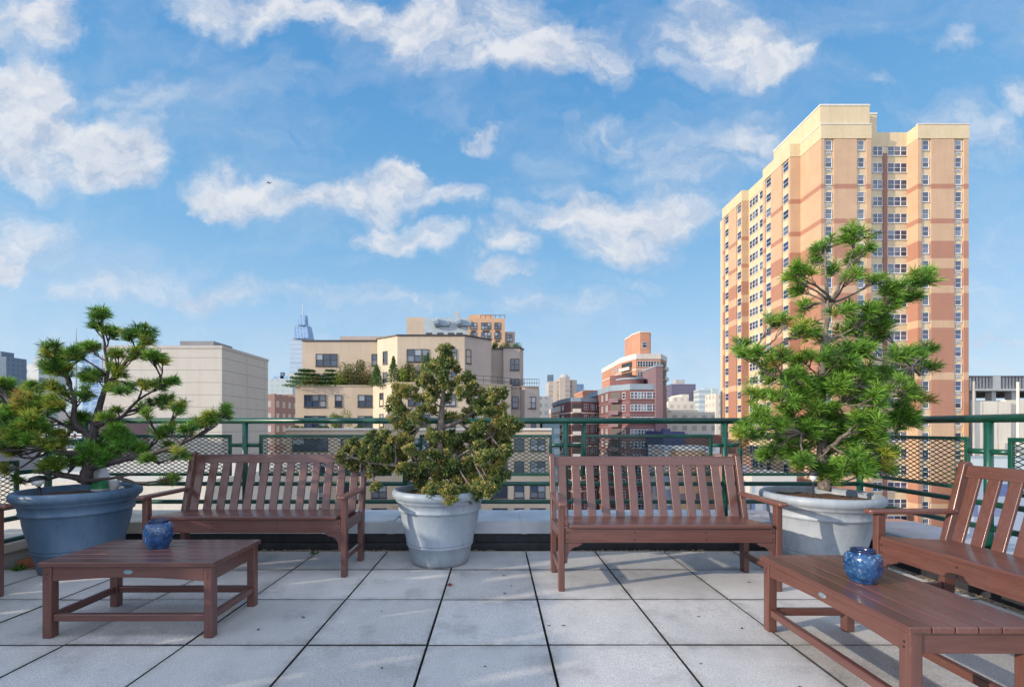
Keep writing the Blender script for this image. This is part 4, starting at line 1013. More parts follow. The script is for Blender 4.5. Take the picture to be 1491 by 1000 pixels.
    for r in range(24):
        z = ztop-r*dz
        for xx, ws in ((XP+dp, wcols[0]), (XP+dp, wcols[1])):
            for w_ in ws: it.append((xx, w_, z, 1.5, wh, 1, ro))
        it.append((XR_, XR_*F/(1109-CX), z, 1.1, wh, 1, ro)); it.append((XR_, XR_*F/(1098-CX), z, 3.0, wh, 3, ro))
    win_stuff(t, 'side_window', it)
tower()

# ------------------------------------------------------------------ cream terraced apartment house in the middle
def leaf_blob(name, lab, c, r, hgt, col, n, shape, grp, parent=None, cat='shrub', leaf=.16):
    """terrace shrub: leaf cards spread through an uneven volume around short stems"""
    t = thing(name, lab, cat, (c[0], c[1], c[2]), grp)
    s = MB(); s.tube([(c[0], c[1], c[2]), (c[0]+.05, c[1], c[2]+hgt*.55), (c[0], c[1], c[2]+hgt*.9)], [.05, .035, .015], 6); s.build('stem', M['bark_grey'], t, True)
    pts = []; cc = []
    subs = [(random.uniform(-.6, .6), random.uniform(-.6, .6), random.uniform(.25, .85), random.uniform(.3, .6)) for _ in range(7)]
    while len(pts) < n:
        if shape == 'cone':
            h = random.random()**.8; rr = r*(1-h*.92)*random.uniform(.3, 1.05); a = random.random()*6.28
            p = (rr*math.cos(a), rr*math.sin(a), h*hgt)
        elif shape == 'tier':
            h = random.choice((.15, .36, .57, .78, .98))*1.0; rr = r*(1.1-h*.75)*random.random()**.5; a = random.random()*6.28
            p = (rr*math.cos(a), rr*math.sin(a), h*hgt+random.gauss(0, .05))
        else:
            q = random.choice(subs); v = unit(rng.normal(size=3))*random.random()**.4*q[3]
            p = ((q[0]+v[0])*r, (q[1]+v[1])*r, max(0., (q[2]+v[2]*.8))*hgt)
        pts.append((c[0]+p[0], c[1]+p[1], c[2]+p[2])); cc.append(np.array(random.choice(col))*random.uniform(.6, 1.3))
    c_ = np.array(pts); K = len(c_); d = unit(rng.normal(size=(K, 3))); e = unit(np.cross(d, rng.normal(size=(K, 3))))
    L_ = rng.uniform(.6, 1.2, (K, 1))*leaf
    V = np.stack([c_-d*L_*.5, c_+e*L_*.28, c_+d*L_*.5, c_-e*L_*.28], 1).reshape(-1, 3); Fc = np.arange(K)[:, None]*4+np.arange(4)[None]
    tint_mesh('foliage', V, Fc, np.repeat(np.array(cc), 4, 0), M['scales'], t)
def cream_house():
    t = thing('apartment_building', 'cream brick apartment house with planted setback terraces, behind the cypress', 'apartment building', (0, 60, GZ))
    pt = lambda px, D: (PX(px, D), D)
    zU = PZ(497, 60); zL = PZ(562, 57.5)
    # upper tier
    up = [pt(440, 60), pt(549.5, 60), pt(549.5, 58.6), pt(578.5, 56.4), pt(676.5, 56.4), pt(715.5, 59.4), pt(716, 62), pt(733, 62), pt(733, 61), pt(757, 61), pt(762, 62.5), pt(762, 84), pt(440, 84)]
    b = MB()
    def walls(poly, z0, z1, mats):
        n = len(poly)
        for i in range(n):
            b.mat(mats[i] if i < len(mats) else 0); (xa, ya), (xc, yc) = poly[i], poly[(i+1) % n]
            b.add([(xa, ya, z0), (xc, yc, z0), (xc, yc, z1), (xa, ya, z1)], [(0, 1, 2, 3)])
        b.mat(3); b.add([(x, y, z1) for x, y in poly], [tuple(range(n))])
    up1 = up[:6]+[(PX(715.5, 59.4), 84), pt(440, 84)]
    walls(up1, zL-3.2, zU, [0, 1, 1, 0, 2, 2, 0, 0])  # left-facing walls coloured as sunlit, right-facing ones as shaded
    up2 = [(PX(715.5, 59.4)+.003, 61.9), pt(733, 61.9), pt(733, 61), pt(757, 61), pt(762, 62.5), pt(762, 84), (PX(715.5, 59.4)+.003, 84)]
    zR = PZ(507, 61)
    walls(up2, zL-3.2, zR, [2, 2, 2, 2, 0, 0, 0])
    # lower tier
    lo = [pt(430, 57.5), pt(543, 57.5), pt(570, 53.8), pt(683, 53.8), pt(744, 57.5), pt(744.5, 59.5), pt(757, 59.5), pt(764, 58.4), pt(785, 58.8), pt(786, 84), pt(430, 84)]
    zl2 = zL-3.21
    walls(lo, -1.5, zL, [0, 1, 0, 0, 2, 2, 2, 2, 0, 0])
    # base block with a further terrace
    zb = PZ(626, 51)
    ba = [pt(416, 51), pt(570, 51), pt(585, 49.4), pt(690, 49.4), pt(700, 51), pt(803, 51), (PX(803, 51), 84), (PX(416, 51), 84)]
    walls(ba, GZ, zb, [0, 1, 0, 2, 0, 0, 0, 0])
    b.build('wall', [M['cream'], M['cream_light'], M['cream_grey'], M['grey_roof']], t)
    # copings: thin dark strips along each parapet
    def coping(poly, idx, z, mat, name, h=.14, w=.3):
        c = MB()
        for i in idx:
            p, q = Vector((*poly[i], z+h/2+.002)), Vector((*poly[i+1], z+h/2+.002)); c.bar(p, q, w, h)
        c.build(name, mat, t)
    coping(up, range(0, 5), zU, M['frame_dark'], 'upper_coping', .16); coping(up2, range(0, 4), zR, M['frame_dark'], 'upper_coping', .16)
    coping(lo, range(0, 8), zL, M['cream_light'], 'terrace_coping', .10); coping(ba, range(0, 5), zb, M['conc_white'], 'terrace_coping', .22, .4)
    MB().box(PX(495, 64), PX(575, 64), 64, 74, zU-.2, PZ(489.5, 64)).build('roof_penthouse', M['cream_grey'], t)
    # windows  (px x, px y centre, depth, width m, height m, panes, rot)
    def W(px, py, D, w, h, nx, rot=0): x, _, z = P(px, py, D); win(t, x, D, z-h/2, w, h, nx, True, rot)
    W(475.5, 524, 60, 2.8, 1.6, 3); W(545.3, 524, 60, .75, 1.55, 1); W(608.5, 517.5, 56.4, 2.75, 1.55, 3); W(660.7, 517, 56.4, .75, 1.5, 1)
    fr = math.atan2(56.4-58.6, PX(578.5, 56.4)-PX(549.5, 58.6)); W(561, 520.5, 57.72, .8, 1.6, 1, fr)
    gr = math.atan2(3.0, PX(715.5, 59.4)-PX(676.5, 56.4)); W(681.8, 519, 56.85, .85, 1.75, 1, gr)
    W(681.8, 550, 56.85, .85, 1.75, 1, gr)
    W(475.5, 555, 60, 2.8, 1.6, 3); W(610, 549, 56.4, 2.5, 1.5, 3); W(660.7, 549, 56.4, .75, 1.5, 1); W(561, 551, 57.72, .8, 1.6, 1, fr)
    W(749.5, 530.5, 61, 1.2, 1.5, 2); W(749.5, 560, 61, 1.2, 1.6, 2)
    for y in (583.5, 614):
        W(459, y, 57.5, 2.75, 1.55, 3); W(493, y, 57.5, .9, 1.5, 1); W(531.5, y, 57.5, 1.8, 1.5, 2)
        l1 = math.atan2(53.8-57.5, PX(570, 53.8)-PX(543, 57.5)); W(556, y-2, 55.73, 1.0, 1.6, 1, l1)
        W(610, y-2, 53.8, 2.6, 1.5, 3); W(655, y-2, 53.8, 1.4, 1.5, 2)
        l2 = math.atan2(3.7, PX(744, 57.5)-PX(683, 53.8)); W(713, y, 55.62, 1.2, 1.5, 2, l2)
        W(750.3, y+2, 59.5, .85, 1.5, 1); W(773.5, y+2.5, 58.62, 1.2, 1.5, 2)
    for r, y in enumerate((647, 680, 715.5, 748.5, 782)):
        for px, w, nx in ((452, 4.0, 3), (507, 1.6, 2), (552, 1.7, 2), (728, 1.7, 2), (756, 1.1, 1), (783, 1.7, 2)): W(px, y, 51, w, 1.4, nx)
        W(615, y, 49.4, 2.4, 1.4, 3); W(664, y, 49.4, 1.6, 1.4, 2)
    # terrace guard rail at right
    g = MB()
    for p, q in ((lo[3], lo[4]), (lo[4], lo[5]), (lo[5], lo[6]), (lo[6], lo[7]), (lo[7], lo[8])):
        for z in (zL+.5, zL+1.0): g.bar((*p, z), (*q, z), .05, .05)
        for k in range(7): x = p[0]+(q[0]-p[0])*k/6; y = p[1]+(q[1]-p[1])*k/6; g.bar((x, y, zL+.1), (x, y, zL+1.0), .04, .04)
    g.build('guard_rail', M['frame_dark'], t)
    GR = [(.09, .17, .045), (.12, .21, .05), (.06, .12, .035)]; YE = [(.30, .34, .05), (.22, .29, .05)]; RD = [(.32, .16, .075), (.24, .16, .07), (.15, .16, .05)]
    spec = [(447, 2.5, 1.7, GR, 'tier', 'layered conifer at the left end of the planted terrace on the cream apartment house'), (456, 1.0, 1.0, RD, 'round', 'reddish low shrub beside the leftmost layered conifer on the terrace'),
            (481, 1.5, 1.7, GR, 'tier', 'layered conifer standing in front of the terrace window'), (499, 1.2, 1.6, YE, 'round', 'yellow green shrub on the planted terrace left of the tallest bush'),
            (519, 1.9, 2.5, GR+RD, 'round', 'tallest mixed bush on the planted terrace'), (538, 1.0, 1.4, RD, 'round', 'russet shrub on the planted terrace beside the corner'),
            (548, .9, 1.9, GR, 'cone', 'slender grey green conifer where the terrace turns'), (573, .9, 2.6, GR, 'cone', 'open conifer on the protruding part of the terrace'),
            (586, .8, 1.3, YE, 'round', 'small yellow shrub on the protruding part of the terrace'), (598, 1.0, 2.1, RD+GR, 'round', 'bronze rounded shrub left of the bright columnar cypress'),
            (615, .35, 2.8, YE, 'cone', 'bright narrow columnar cypress on the terrace'), (623, .8, 2.9, GR, 'cone', 'dark conifer beside the bright columnar cypress')]
    for px, r, h, col, sh, lab in spec:
        Dd = 58.6 if px < 545 else 55.3
        leaf_blob('terrace_shrub', lab, (PX(px, Dd), Dd, zL-.25), r*1.2, h*1.4, col, int(2300*max(r, .6)), sh, 'shrubs on the terraces of the cream apartment house', leaf=.2)
    leaf_blob('terrace_shrub', 'yellow green bush on the lower terrace just above the railing', (PX(496, 52.5), 52.5, zb-.1), 1.5, 2.0, YE, 1800, 'round', 'shrubs on the terraces of the cream apartment house')
    for px in (435, 470, 528): leaf_blob('terrace_shrub', {435: 'low plant at the left end of the lower terrace', 470: 'low dark plant on the lower terrace left of the yellow green bush', 528: 'low plant on the lower terrace right of the yellow green bush'}[px], (PX(px, 52.5), 52.5, zb-.1), .9, .6, GR, 600, 'round', 'shrubs on the terraces of the cream apartment house')
    for px, lab in ((724, 'dense green bush on the highest roof terrace'), (735, 'green bush in the middle of the highest roof terrace'), (751, 'green bush at the right end of the highest roof terrace')):
        leaf_blob('terrace_shrub', lab, (PX(px, 62.5), 62.5, zR-.1), .9, 1.0, GR, 900, 'round', 'shrubs on the terraces of the cream apartment house')
cream_house()

# ------------------------------------------------------------------ other neighbours
def simple(name, lab, D, x0, x1, ytop, mat, depth=None, roofm=None, group=None):
    """plain block with its near face at depth D between photo columns x0..x1"""
    t = thing(name, lab, 'building', ((PX(x0, D)+PX(x1, D))/2, D+5, GZ), group)
    dp = depth or (PX(x1, D)-PX(x0, D))
    MB().box(PX(x0, D), PX(x1, D), D, D+dp, GZ, PZ(ytop, D)).build('wall', mat, t)
    return t
# windowless beige block
t = thing('building', 'windowless beige concrete block behind the dark pine', 'building', (-29, 44, GZ))
xa, xb = PX(150, 40), PX(323, 40); zt = PZ(503, 40)
MB().box(xa, xb, 40, 48.1, GZ, zt-.25).build('wall', M['beige'], t)
MB().box(xa-.06, xb+.06, 39.94, 48.16, zt-.249, zt).build('parapet', M['beige_plain'], t)
MB().box(PX(262, 42), PX(311, 42), 42, 45, zt+.001, PZ(496.5, 42)).build('roof_unit', M['grey_roof'], t)
b = MB()
for y in (44, 47.3): b.box(xb+.002, xb+.05, y, y+.06, GZ, zt-.26)
b.box(xb-.08, xb+.04, 39.96, 39.998, GZ, zt-.252)
b.build('panel_joint', M['beige_plain'], t)
# cream low wall and rooftop under the left railing
t = simple('rooftop', 'pale flat roofed building below the left part of the railing', 22, -260, 300, 700, M['white_wall'], 14)
MB().box(PX(-200, 24), PX(-80, 24), 25, 29, PZ(700, 22)+.002, PZ(700, 22)+1.4).build('roof_unit', M['grey_roof'], t)
# brick rooftop seen through the left pine
t = simple('building', 'dark brick building with small windows seen through the dark pine', 34, -60, 128, 612, M['mauve'], 18)
win_stuff(t, 'window', [(PX(x, 34), 34, PZ(y, 34), .9, 1.0, 1, 0) for x in range(-50, 126, 14) for y in (633, 655, 678)])
MB().box(PX(85, 36), PX(108, 36), 36, 38, PZ(612, 34), PZ(600, 36)).build('roof_unit', M['grey_roof'], t)
ft = far_tower  # bluish tints of the farthest facades carry distance haze
def sky(name, lab, D, x0, x1, y, mat, cat='building', depth=None, caps=()):
    t = simple('building', lab, D, x0, x1, y, mat, depth)
    for nm, a, c, yy, m in caps:
        MB().box(PX(a, D+1), PX(c, D+1), D+1, D+1+(PX(c, D)-PX(a, D))*.8, PZ(y, D), PZ(yy, D)).build(nm, m, t)
    return t
M['f_pale'] = ft('pale_green_tower', (.44, .50, .50), (.36, .43, .45), 3, 3)
M['f_white'] = ft('white_balcony_tower', (.60, .60, .58), (.12, .17, .25), 14, 5.2, .45, .5)
M['f_glass'] = ft('blue_glass_tower', (.30, .42, .56), (.12, .24, .46), 6, 3.4, .7, .7)
M['f_slate'] = ft('slate_tower', (.13, .18, .24), (.07, .11, .16), 3, 3.2)
M['f_grid'] = ft('grey_grid_tower', (.36, .38, .40), (.16, .20, .24), 2.4, 3.0, .55, .5)
M['f_stripe'] = ft('brown_ribbed_tower', (.46, .39, .33), (.16, .13, .13), 6.2, 3.0, .45, .5, True)
M['f_stripe2'] = ft('pale_ribbed_tower', (.50, .44, .38), (.30, .26, .23), 5.4, 3.0, .5, .5, True)
M['f_navy'] = ft('dark_violet_tower', (.13, .12, .18), (.09, .085, .14), 4, 3.4, .7, .6)
M['f_cream'] = ft('cream_stepped_tower', (.62, .56, .48), (.36, .33, .30), 3.2, 3.4, .5, .5)
M['f_wglass'] = ft('white_banded_glass_tower', (.50, .54, .54), (.27, .35, .38), 40, 3.6, .97, .55)
M['f_brickgrid'] = ft('brown_brick_tower', (.32, .20, .17), (.56, .52, .48), 3.2, 3, .45, .5)
M['f_blue'] = ft('blue_balcony_tower', (.32, .38, .48), (.10, .14, .30), 5, 3.0, .55, .6)
M['f_teal'] = ft('teal_glass_facade', (.20, .30, .34), (.34, .42, .44), 2.2, 1.8, .6, .5)
M['f_low'] = ft('low_red_facade', (.40, .22, .16), (.20, .24, .32), 2.6, 2.9, .5, .5)
M['f_lowor'] = ft('low_orange_facade', (.60, .38, .24), (.14, .15, .20), 2.8, 2.7, .45, .45)
M['f_lowblue'] = ft('low_pale_facade', (.55, .53, .50), (.16, .24, .40), 2.6, 2.7, .6, .6)
M['f_vand'] = ft('silver_glass_tower', (.42, .50, .58), (.30, .40, .50), 60, 9, .97, .55)
sky(0, 'dark glass tower cut off by the left edge', 300, -20, 9, 519, M['f_slate'], caps=[('crown', -20, 2, 511, M['f_slate'])])
sky(0, 'pale green slab tower near the left edge', 330, 13, 40, 529.5, M['f_pale'])
sky(0, 'white tower with dark balconies beside the pale green slab', 300, 39, 56, 530, M['f_white'])
sky(0, 'grey blue tower behind the left edge of the dark pine', 340, 46, 72, 522.5, M['f_pale'], caps=[('roof_unit', 50, 60, 520, M['concrete'])])
sky(0, 'bright blue glass tower seen through the dark pine', 260, 120, 149, 517, M['f_glass'])
t = thing('antenna_mast', 'thin antenna mast rising behind the dark pine', 'antenna', (PX(111, 400), 400, GZ))
MB().tube([(PX(111, 400), 400, GZ), (PX(111, 400), 400, PZ(500, 400)), (PX(111, 400), 400, PZ(478, 400))], [1.2, .5, .12], 8).build('mast', M['concrete'], t)
# between the beige block and the cream house
sky(0, 'blue grey tower with a rooftop tank between the beige block and the cream house', 260, 391, 426, 551, M['f_pale'], caps=[('roof_block', 398, 424, 547, M['f_glass']), ('water_tank', 408, 413, 541.5, M['f_slate'])])
sky(0, 'brown and white gridded apartment slab left of the cream house', 150, 401, 436, 574, M['f_brickgrid'], depth=20)
sky(0, 'blue gridded apartment block low beside the beige block', 120, 399, 412, 592, M['f_blue'], depth=12)
sky(0, 'small brown corner building beside the beige block', 110, 385, 400, 573, M['f_brickgrid'], depth=12)
# glass skyscraper with stepped crown and spire
t = thing('skyscraper', 'silver glass skyscraper with stepped crown and needle spire', 'skyscraper', (PX(434, 900), 915, GZ))
Dk = 900.; b = MB()
def taper(x0, x1, y0, X0_, X1_, y1, d=40):
    a, c, e, g = PX(x0, Dk), PX(x1, Dk), PX(X0_, Dk), PX(X1_, Dk)
    b.add([(a, Dk, PZ(y0, Dk)), (c, Dk, PZ(y0, Dk)), (c, Dk+d, PZ(y0, Dk)), (a, Dk+d, PZ(y0, Dk)), (e, Dk+4, PZ(y1, Dk)), (g, Dk+4, PZ(y1, Dk)), (g, Dk+d-4, PZ(y1, Dk)), (e, Dk+d-4, PZ(y1, Dk))],
          [(4, 5, 6, 7), (0, 1, 5, 4), (1, 2, 6, 5), (2, 3, 7, 6), (3, 0, 4, 7)])
taper(416, 456, 660, 422.5, 449, 492); b.build('shaft', M['f_vand'], t)
b = MB(); taper(427, 449.2, 492.5, 428, 446, 472.5, 30); taper(433.5, 444, 473.2, 434.5, 443.5, 457.8, 18); taper(439, 449.1, 491, 441, 445, 480, 12); b.build('crown', M['f_glass'], t)
MB().tube([P(441, 459, Dk+12), P(441, 442, Dk+12)], [1.6, .4], 8).build('spire', M['steel'], t)
sky(0, 'cream tower base block in front of the skyscraper', 500, 418, 434, 545, M['f_cream'], depth=30)
# rooftop block behind the cream house
t = thing('apartment_building', 'orange brick roof block with blue grey penthouse above the cream apartment house', 'apartment building', (PX(664, 105), 110, GZ))
MB().box(PX(592, 105), PX(617, 105), 105, 125, GZ, PZ(462, 105)).build('wall', M['cream'], t)
MB().box(PX(617, 105)+.02, PX(681, 105), 104.9, 125, GZ, PZ(463, 105)).build('penthouse', M['bluegrey'], t)
MB().box(PX(681, 105)+.02, PX(735, 105), 104.5, 125, GZ, PZ(463.5, 104.5)).build('wall', M['orange'], t)
MB().box(PX(735, 105)+.02, PX(750, 105), 106, 120, GZ, PZ(483, 106)).build('wing', M['cream_grey'], t)
for x, w, n in ((689.5, 1.5, 2), (707.5, 2.2, 3), (724.5, 1.5, 2)):
    for y in (474.5, 488.5): p = P(x, y, 104.5); win(t, p.x, 104.5, p.z-.75, w, 1.5, n, True, ac=True)
p = P(742, 492, 106); win(t, p.x, 106, p.z-.8, 1.3, 1.6, 2, True)
for x in (624.5, 641, 656.5, 669): MB().box(PX(x-4.5, 104.8), PX(x+4.5, 104.8), 104.84, 104.895, PZ(487, 105), PZ(484.5, 105)).build('louvre', M['frame_dark'], t)
b = MB()
for x in (632, 664): b.tube([P(x, 471, 104.4), P(x+7, 468.5, 104.4)], [1.0, 1.0], 10); b.box(PX(x+3, 104), PX(x+22, 104), 104.3, 104.85, PZ(475, 105), PZ(468, 105))
b.build('duct', M['conc_blue'], t)
MB().box(PX(662, 110), PX(668, 110), 110, 111, PZ(463.5, 105), PZ(453.5, 110)).build('tank_frame', M['concrete'], t)
MB().box(PX(683, 110), PX(718, 110), 110, 118, PZ(464, 105), PZ(458, 110)).build('roof_room', M['orange'], t)
b = MB()
for x in range(700, 736, 7): b.tube([P(x, 463.5, 105.5), P(x, 458.5, 105.5)], .06, 6)
b.tube([P(700, 459, 105.5), P(735, 459, 105.5)], .06, 6); b.build('roof_rail', M['frame_dark'], t)
# skyline right of the cream house
sky(0, 'grey gridded slab directly right of the cream house', 180, 784, 802.5, 577, M['f_grid'], depth=14)
sky(0, 'dark teal slab peeping above the ribbed tower', 420, 797.5, 806, 545.5, M['f_slate'])
t = thing('apartment_tower', 'brown ribbed tower with stepped roofline in the distance', 'apartment building', (PX(822, 300), 310, GZ))
for a, c, y, d, m in ((799, 815, 555, 300, 'f_stripe2'), (815.02, 830, 549.5, 296, 'f_stripe'), (830.02, 840, 553, 300, 'f_stripe'), (840.02, 850, 559, 304, 'f_glass')):
    MB().box(PX(a, d), PX(c, d), d, d+16, GZ, PZ(y, d)).build('wall', M[m], t)
MB().lathe([(3.4, -6), (3.4, 0), (2.2, 1.4), (.01, 2.6)], P(821.5, 549, 300), 16).build('water_tank', M['concrete'], t, True)
sky(0, 'blue grey tower behind the ribbed tower', 420, 833, 839.5, 553, M['f_slate']); sky(0, 'slim pale blue tower right of the ribbed tower', 380, 840, 846, 559.5, M['f_glass']); sky(0, 'short grey tower right of the slim blue one', 380, 846, 852, 565, M['f_pale'])
# brick terraced apartment blocks with white concrete bands and balconies
def banded(lab, D, poly, ytop, floors, dz, wallm, bandm, topm, winspec, band_top=1.6, z0=None):
    """poly: list of (px, depth) along the visible faces, left to right; balconies/bands follow it"""
    pts = [(PX(x, d), d) for x, d in poly]; back = max(d for _, d in poly)+14
    t = thing('apartment_building', lab, 'apartment building', (pts[len(pts)//2][0], back-8, GZ))
    full = pts+[(pts[-1][0], back), (pts[0][0], back)]
    zt = PZ(ytop, poly[len(poly)//2][1])
    MB().prism(full, GZ, zt-band_top).build('wall', wallm, t)
    grow = [(x, y-.12) for x, y in pts]; grow[0] = (pts[0][0]-.15, pts[0][1]-.05); grow[-1] = (pts[-1][0]+.15, pts[-1][1]-.05)
    gfull = grow+[(grow[-1][0], back+.1), (grow[0][0], back+.1)]
    MB().prism(gfull, zt-band_top+.002, zt).build('roof_band', topm, t)
    bd = MB()
    for k in range(floors):
        z = zt-band_top-.35-dz*(k+1)+.35; bd.prism(gfull, z-.16, z+.16)
    stuff(bd.build('floor_band', bandm, t)) if floors > 100 else bd.build('floor_band', bandm, t)
    it = []; bal = []
    for (fa, u, w, h, nx, kind) in winspec:
        (xa, ya), (xb, yb) = pts[fa], pts[fa+1]; rot = math.atan2(yb-ya, xb-xa)
        x, y = xa+(xb-xa)*u, ya+(yb-ya)*u
        for k in range(floors):
            z = zt-band_top-dz*(k+1)+.75+(0 if kind == 'w' else -.2)
            if kind == 'w': it.append((x, y, z, w, h, nx, rot))
            else: bal.append((x, y, z, w, h, rot))
    if it: win_stuff(t, 'window', it)
    if bal:
        dk = MB(); fr = MB()
        for (x, y, z, w, h, rot) in bal:
            R_ = Matrix.Rotation(rot, 3, 'Z')
            def bx(mb, x0, x1, y0, y1, z0_, z1_):
                vs = [R_ @ Vector(v)+Vector((x, y, z)) for v in ((x0, y0, z0_), (x1, y0, z0_), (x1, y1, z0_), (x0, y1, z0_), (x0, y0, z1_), (x1, y0, z1_), (x1, y1, z1_), (x0, y1, z1_))]
                mb.add(vs, [(0, 3, 2, 1), (4, 5, 6, 7), (0, 1, 5, 4), (1, 2, 6, 5), (2, 3, 7, 6), (3, 0, 4, 7)])
            bx(dk, -w/2, w/2, -.06, .02, .25, h); bx(fr, -w/2, w/2, -1.0, -.9, -.5, .42); bx(fr, -w/2, w/2, -.898, -.0, -.5, -.36)
        stuff(dk.build('balcony_opening', M['frame_dark'], t)); stuff(fr.build('balcony_front', bandm, t))
    return t, zt
# behind: sunlit block with chimney block on top
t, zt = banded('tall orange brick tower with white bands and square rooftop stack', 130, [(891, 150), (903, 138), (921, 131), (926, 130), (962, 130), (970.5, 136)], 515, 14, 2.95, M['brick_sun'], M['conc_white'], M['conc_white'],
   [(3, .16, 1.5, 1.6, 2, 'w'), (3, .38, 1.5, 1.6, 2, 'w'), (3, .6, 1.5, 1.6, 2, 'w'), (3, .83, 1.6, 1.6, 2, 'w'), (0, .3, 2.2, 1.6, 2, 'w'), (0, .7, 2.2, 1.6, 2, 'w'), (1, .55, 6, 1.9, 1, 'b'), (4, .5, 4, 1.9, 1, 'b')], 1.5)
MB().prism([(PX(920.5, 140), 140), (PX(932, 136), 136), (PX(946, 136), 136), (PX(947.5, 141), 141), (PX(947.5, 141), 148), (PX(920.5, 140), 148)], zt-.1, PZ(484, 136)).build('rooftop_stack', M['brick_sun'], t)
MB().prism([(PX(920.3, 140), 139.9), (PX(932, 136)-.05, 135.9), (PX(946.3, 136), 135.9), (PX(947.8, 141), 140.9), (PX(947.8, 141), 148.1), (PX(920.3, 140), 148.1)], PZ(484, 136)+.001, PZ(482.3, 136)).build('stack_coping', M['conc_white'], t)
p = P(938.5, 502, 136); win(t, p.x, 136, p.z-.8, 1.5, 1.6, 1, False)
# front: block with its shade put into darker brick and mauve bands
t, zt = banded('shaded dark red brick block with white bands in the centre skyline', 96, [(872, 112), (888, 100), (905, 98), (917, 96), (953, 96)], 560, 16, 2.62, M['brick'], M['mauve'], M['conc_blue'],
   [(3, .17, 1.5, 1.45, 2, 'w'), (3, .45, 1.3, 1.45, 2, 'w'), (3, .68, 1.3, 1.45, 2, 'w'), (3, .92, 1.3, 1.45, 2, 'w'), (1, .5, 2.3, 1.7, 1, 'b'), (0, .35, 1.6, 1.45, 2, 'w'), (0, .75, 1.6, 1.45, 2, 'w'), (2, .3, .9, 1.4, 1, 'w')], 1.25)
MB().prism([(PX(953, 96)+.02, 95.2), (PX(963, 96), 95.2), (PX(963, 96), 104), (PX(953, 96)+.02, 104)], GZ, PZ(533.5, 95.2)).build('stair_shaft', M['mauve'], t)
MB().prism([(PX(952.6, 96), 95.1), (PX(963.4, 96), 95.1), (PX(963.4, 96), 104.1), (PX(952.6, 96), 104.1)], PZ(533.5, 95.2)+.001, PZ(531.2, 95.2)).build('shaft_cap', M['conc_blue'], t)
cx, cy = PX(917, 103), 103
N = 20; arc = [(cx+(PX(937, 103)-cx)*math.cos(math.pi+math.pi*k/N), cy-3.6*math.sin(math.pi*k/N)) for k in range(N+1)]
MB().prism(arc, zt-.1, PZ(551.5, 99)).build('round_penthouse', M['brick'], t)
MB().prism([(cx+(a-cx)*1.02, cy+(c-cy)*1.03-.02) for a, c in arc], PZ(551.5, 99)+.001, PZ(549, 99)).build('penthouse_band', M['conc_blue'], t)
arc2 = [(PX(907, 108)+(PX(926, 108)-PX(907, 108))*math.cos(math.pi+math.pi*k/N), 108-2*math.sin(math.pi*k/N)) for k in range(N+1)]
MB().prism(arc2, zt-.1, PZ(546, 106)).build('round_penthouse', M['brick'], t)
MB().prism([(963.4 and PX(963.4, 97), 97), (PX(970.6, 104), 104), (PX(970.6, 104), 112), (PX(963.4, 97), 112)], GZ, PZ(560, 97)).build('wing', M['mauve'], t)
# lower brick terraces to the left of it
banded('pale brick block with stacked balconies left of the shaded block', 110, [(814, 122), (826, 112), (832, 110), (846, 110), (874, 114)], 578.5, 13, 2.7, M['brick'], M['conc_white'], M['conc_blue'],
   [(2, .5, 2.0, 1.7, 1, 'b'), (3, .25, 1.4, 1.4, 2, 'w'), (3, .6, 1.4, 1.4, 2, 'w'), (3, .88, 1.2, 1.4, 2, 'w'), (0, .5, 1.8, 1.4, 2, 'w')], 1.0)
banded('small orange topped block peeping over the pale brick block', 140, [(848, 142), (853, 140), (872, 140)], 568, 6, 2.8, M['brick_sun'], M['conc_white'], M['brick_sun'], [(1, .5, 2.5, 1.5, 2, 'w')], .8)
banded('sunlit peach block with white top, lowest of the brick terraces', 120, [(809, 128), (815, 120), (826, 120), (829, 124)], 591, 11, 2.8, M['brick_sun'], M['conc_white'], M['conc_white'], [(1, .5, 2.0, 1.5, 2, 'b'), (0, .5, 1.8, 1.4, 1, 'w')], 1.4)
sky(0, 'low teal glass facade below the grey gridded slab', 80, 790, 815, 608, M['f_teal'], depth=14)
# right of the brick group
sky(0, 'dark violet slab with pale roof unit', 330, 978, 1013, 559, M['f_navy'], caps=[('roof_unit', 984, 997, 552.5, M['concrete'])])
sky(0, 'green grey slab edge beside the dark violet slab', 340, 972.5, 978.2, 561, M['f_pale'])
t = thing('building', 'cream stepped tower in front of the dark violet slab', 'building', (PX(991, 220), 230, GZ))
for a, c, y, d in ((973, 1012, 584, 220), (980.5, 992.5, 577.5, 221), (992.52, 1003, 574, 221)): MB().box(PX(a, d), PX(c, d), d, d+14, GZ, PZ(y, d)).build('wall', M['f_cream'], t)
sky(0, 'pale banded glass office tower left of the tan tower', 320, 1018, 1037, 567, M['f_wglass'], caps=[('roof_unit', 1024, 1036, 564.5, M['f_pale'])])
sky(0, 'white slab beside the banded glass tower', 318, 1037.1, 1046, 565.5, M['f_pale'], depth=20); sky(0, 'narrow cream tower touching the tan tower', 200, 1042, 1053, 573, M['f_cream'], depth=10)
sky(0, 'wide low beige building with a row of dark openings above the bench', 150, 971, 1041, 600, M['f_cream'], depth=20, caps=[('roof_level', 977, 1017, 596.5, M['white_wall'])])
sky(0, 'flat dark blue roofed shed seen above the mesh right of centre', 86, 966, 997, 628, M['navy'], depth=10, caps=[('roof_level', 966, 976, 624, M['navy'])])
sky(0, 'long low red brick building with pale roof line', 92, 996, 1058, 633, M['brick'], depth=10, caps=[('roof_line', 1001, 1040, 631, M['conc_blue'])])
sky(0, 'white and teal low block behind the right half of the bench', 76, 967, 987, 650, M['f_lowblue'], depth=8)
t = sky(0, 'sunlit orange low block with white roof parapet behind the bench slats', 74, 984, 1028, 656, M['f_lowor'], depth=10)
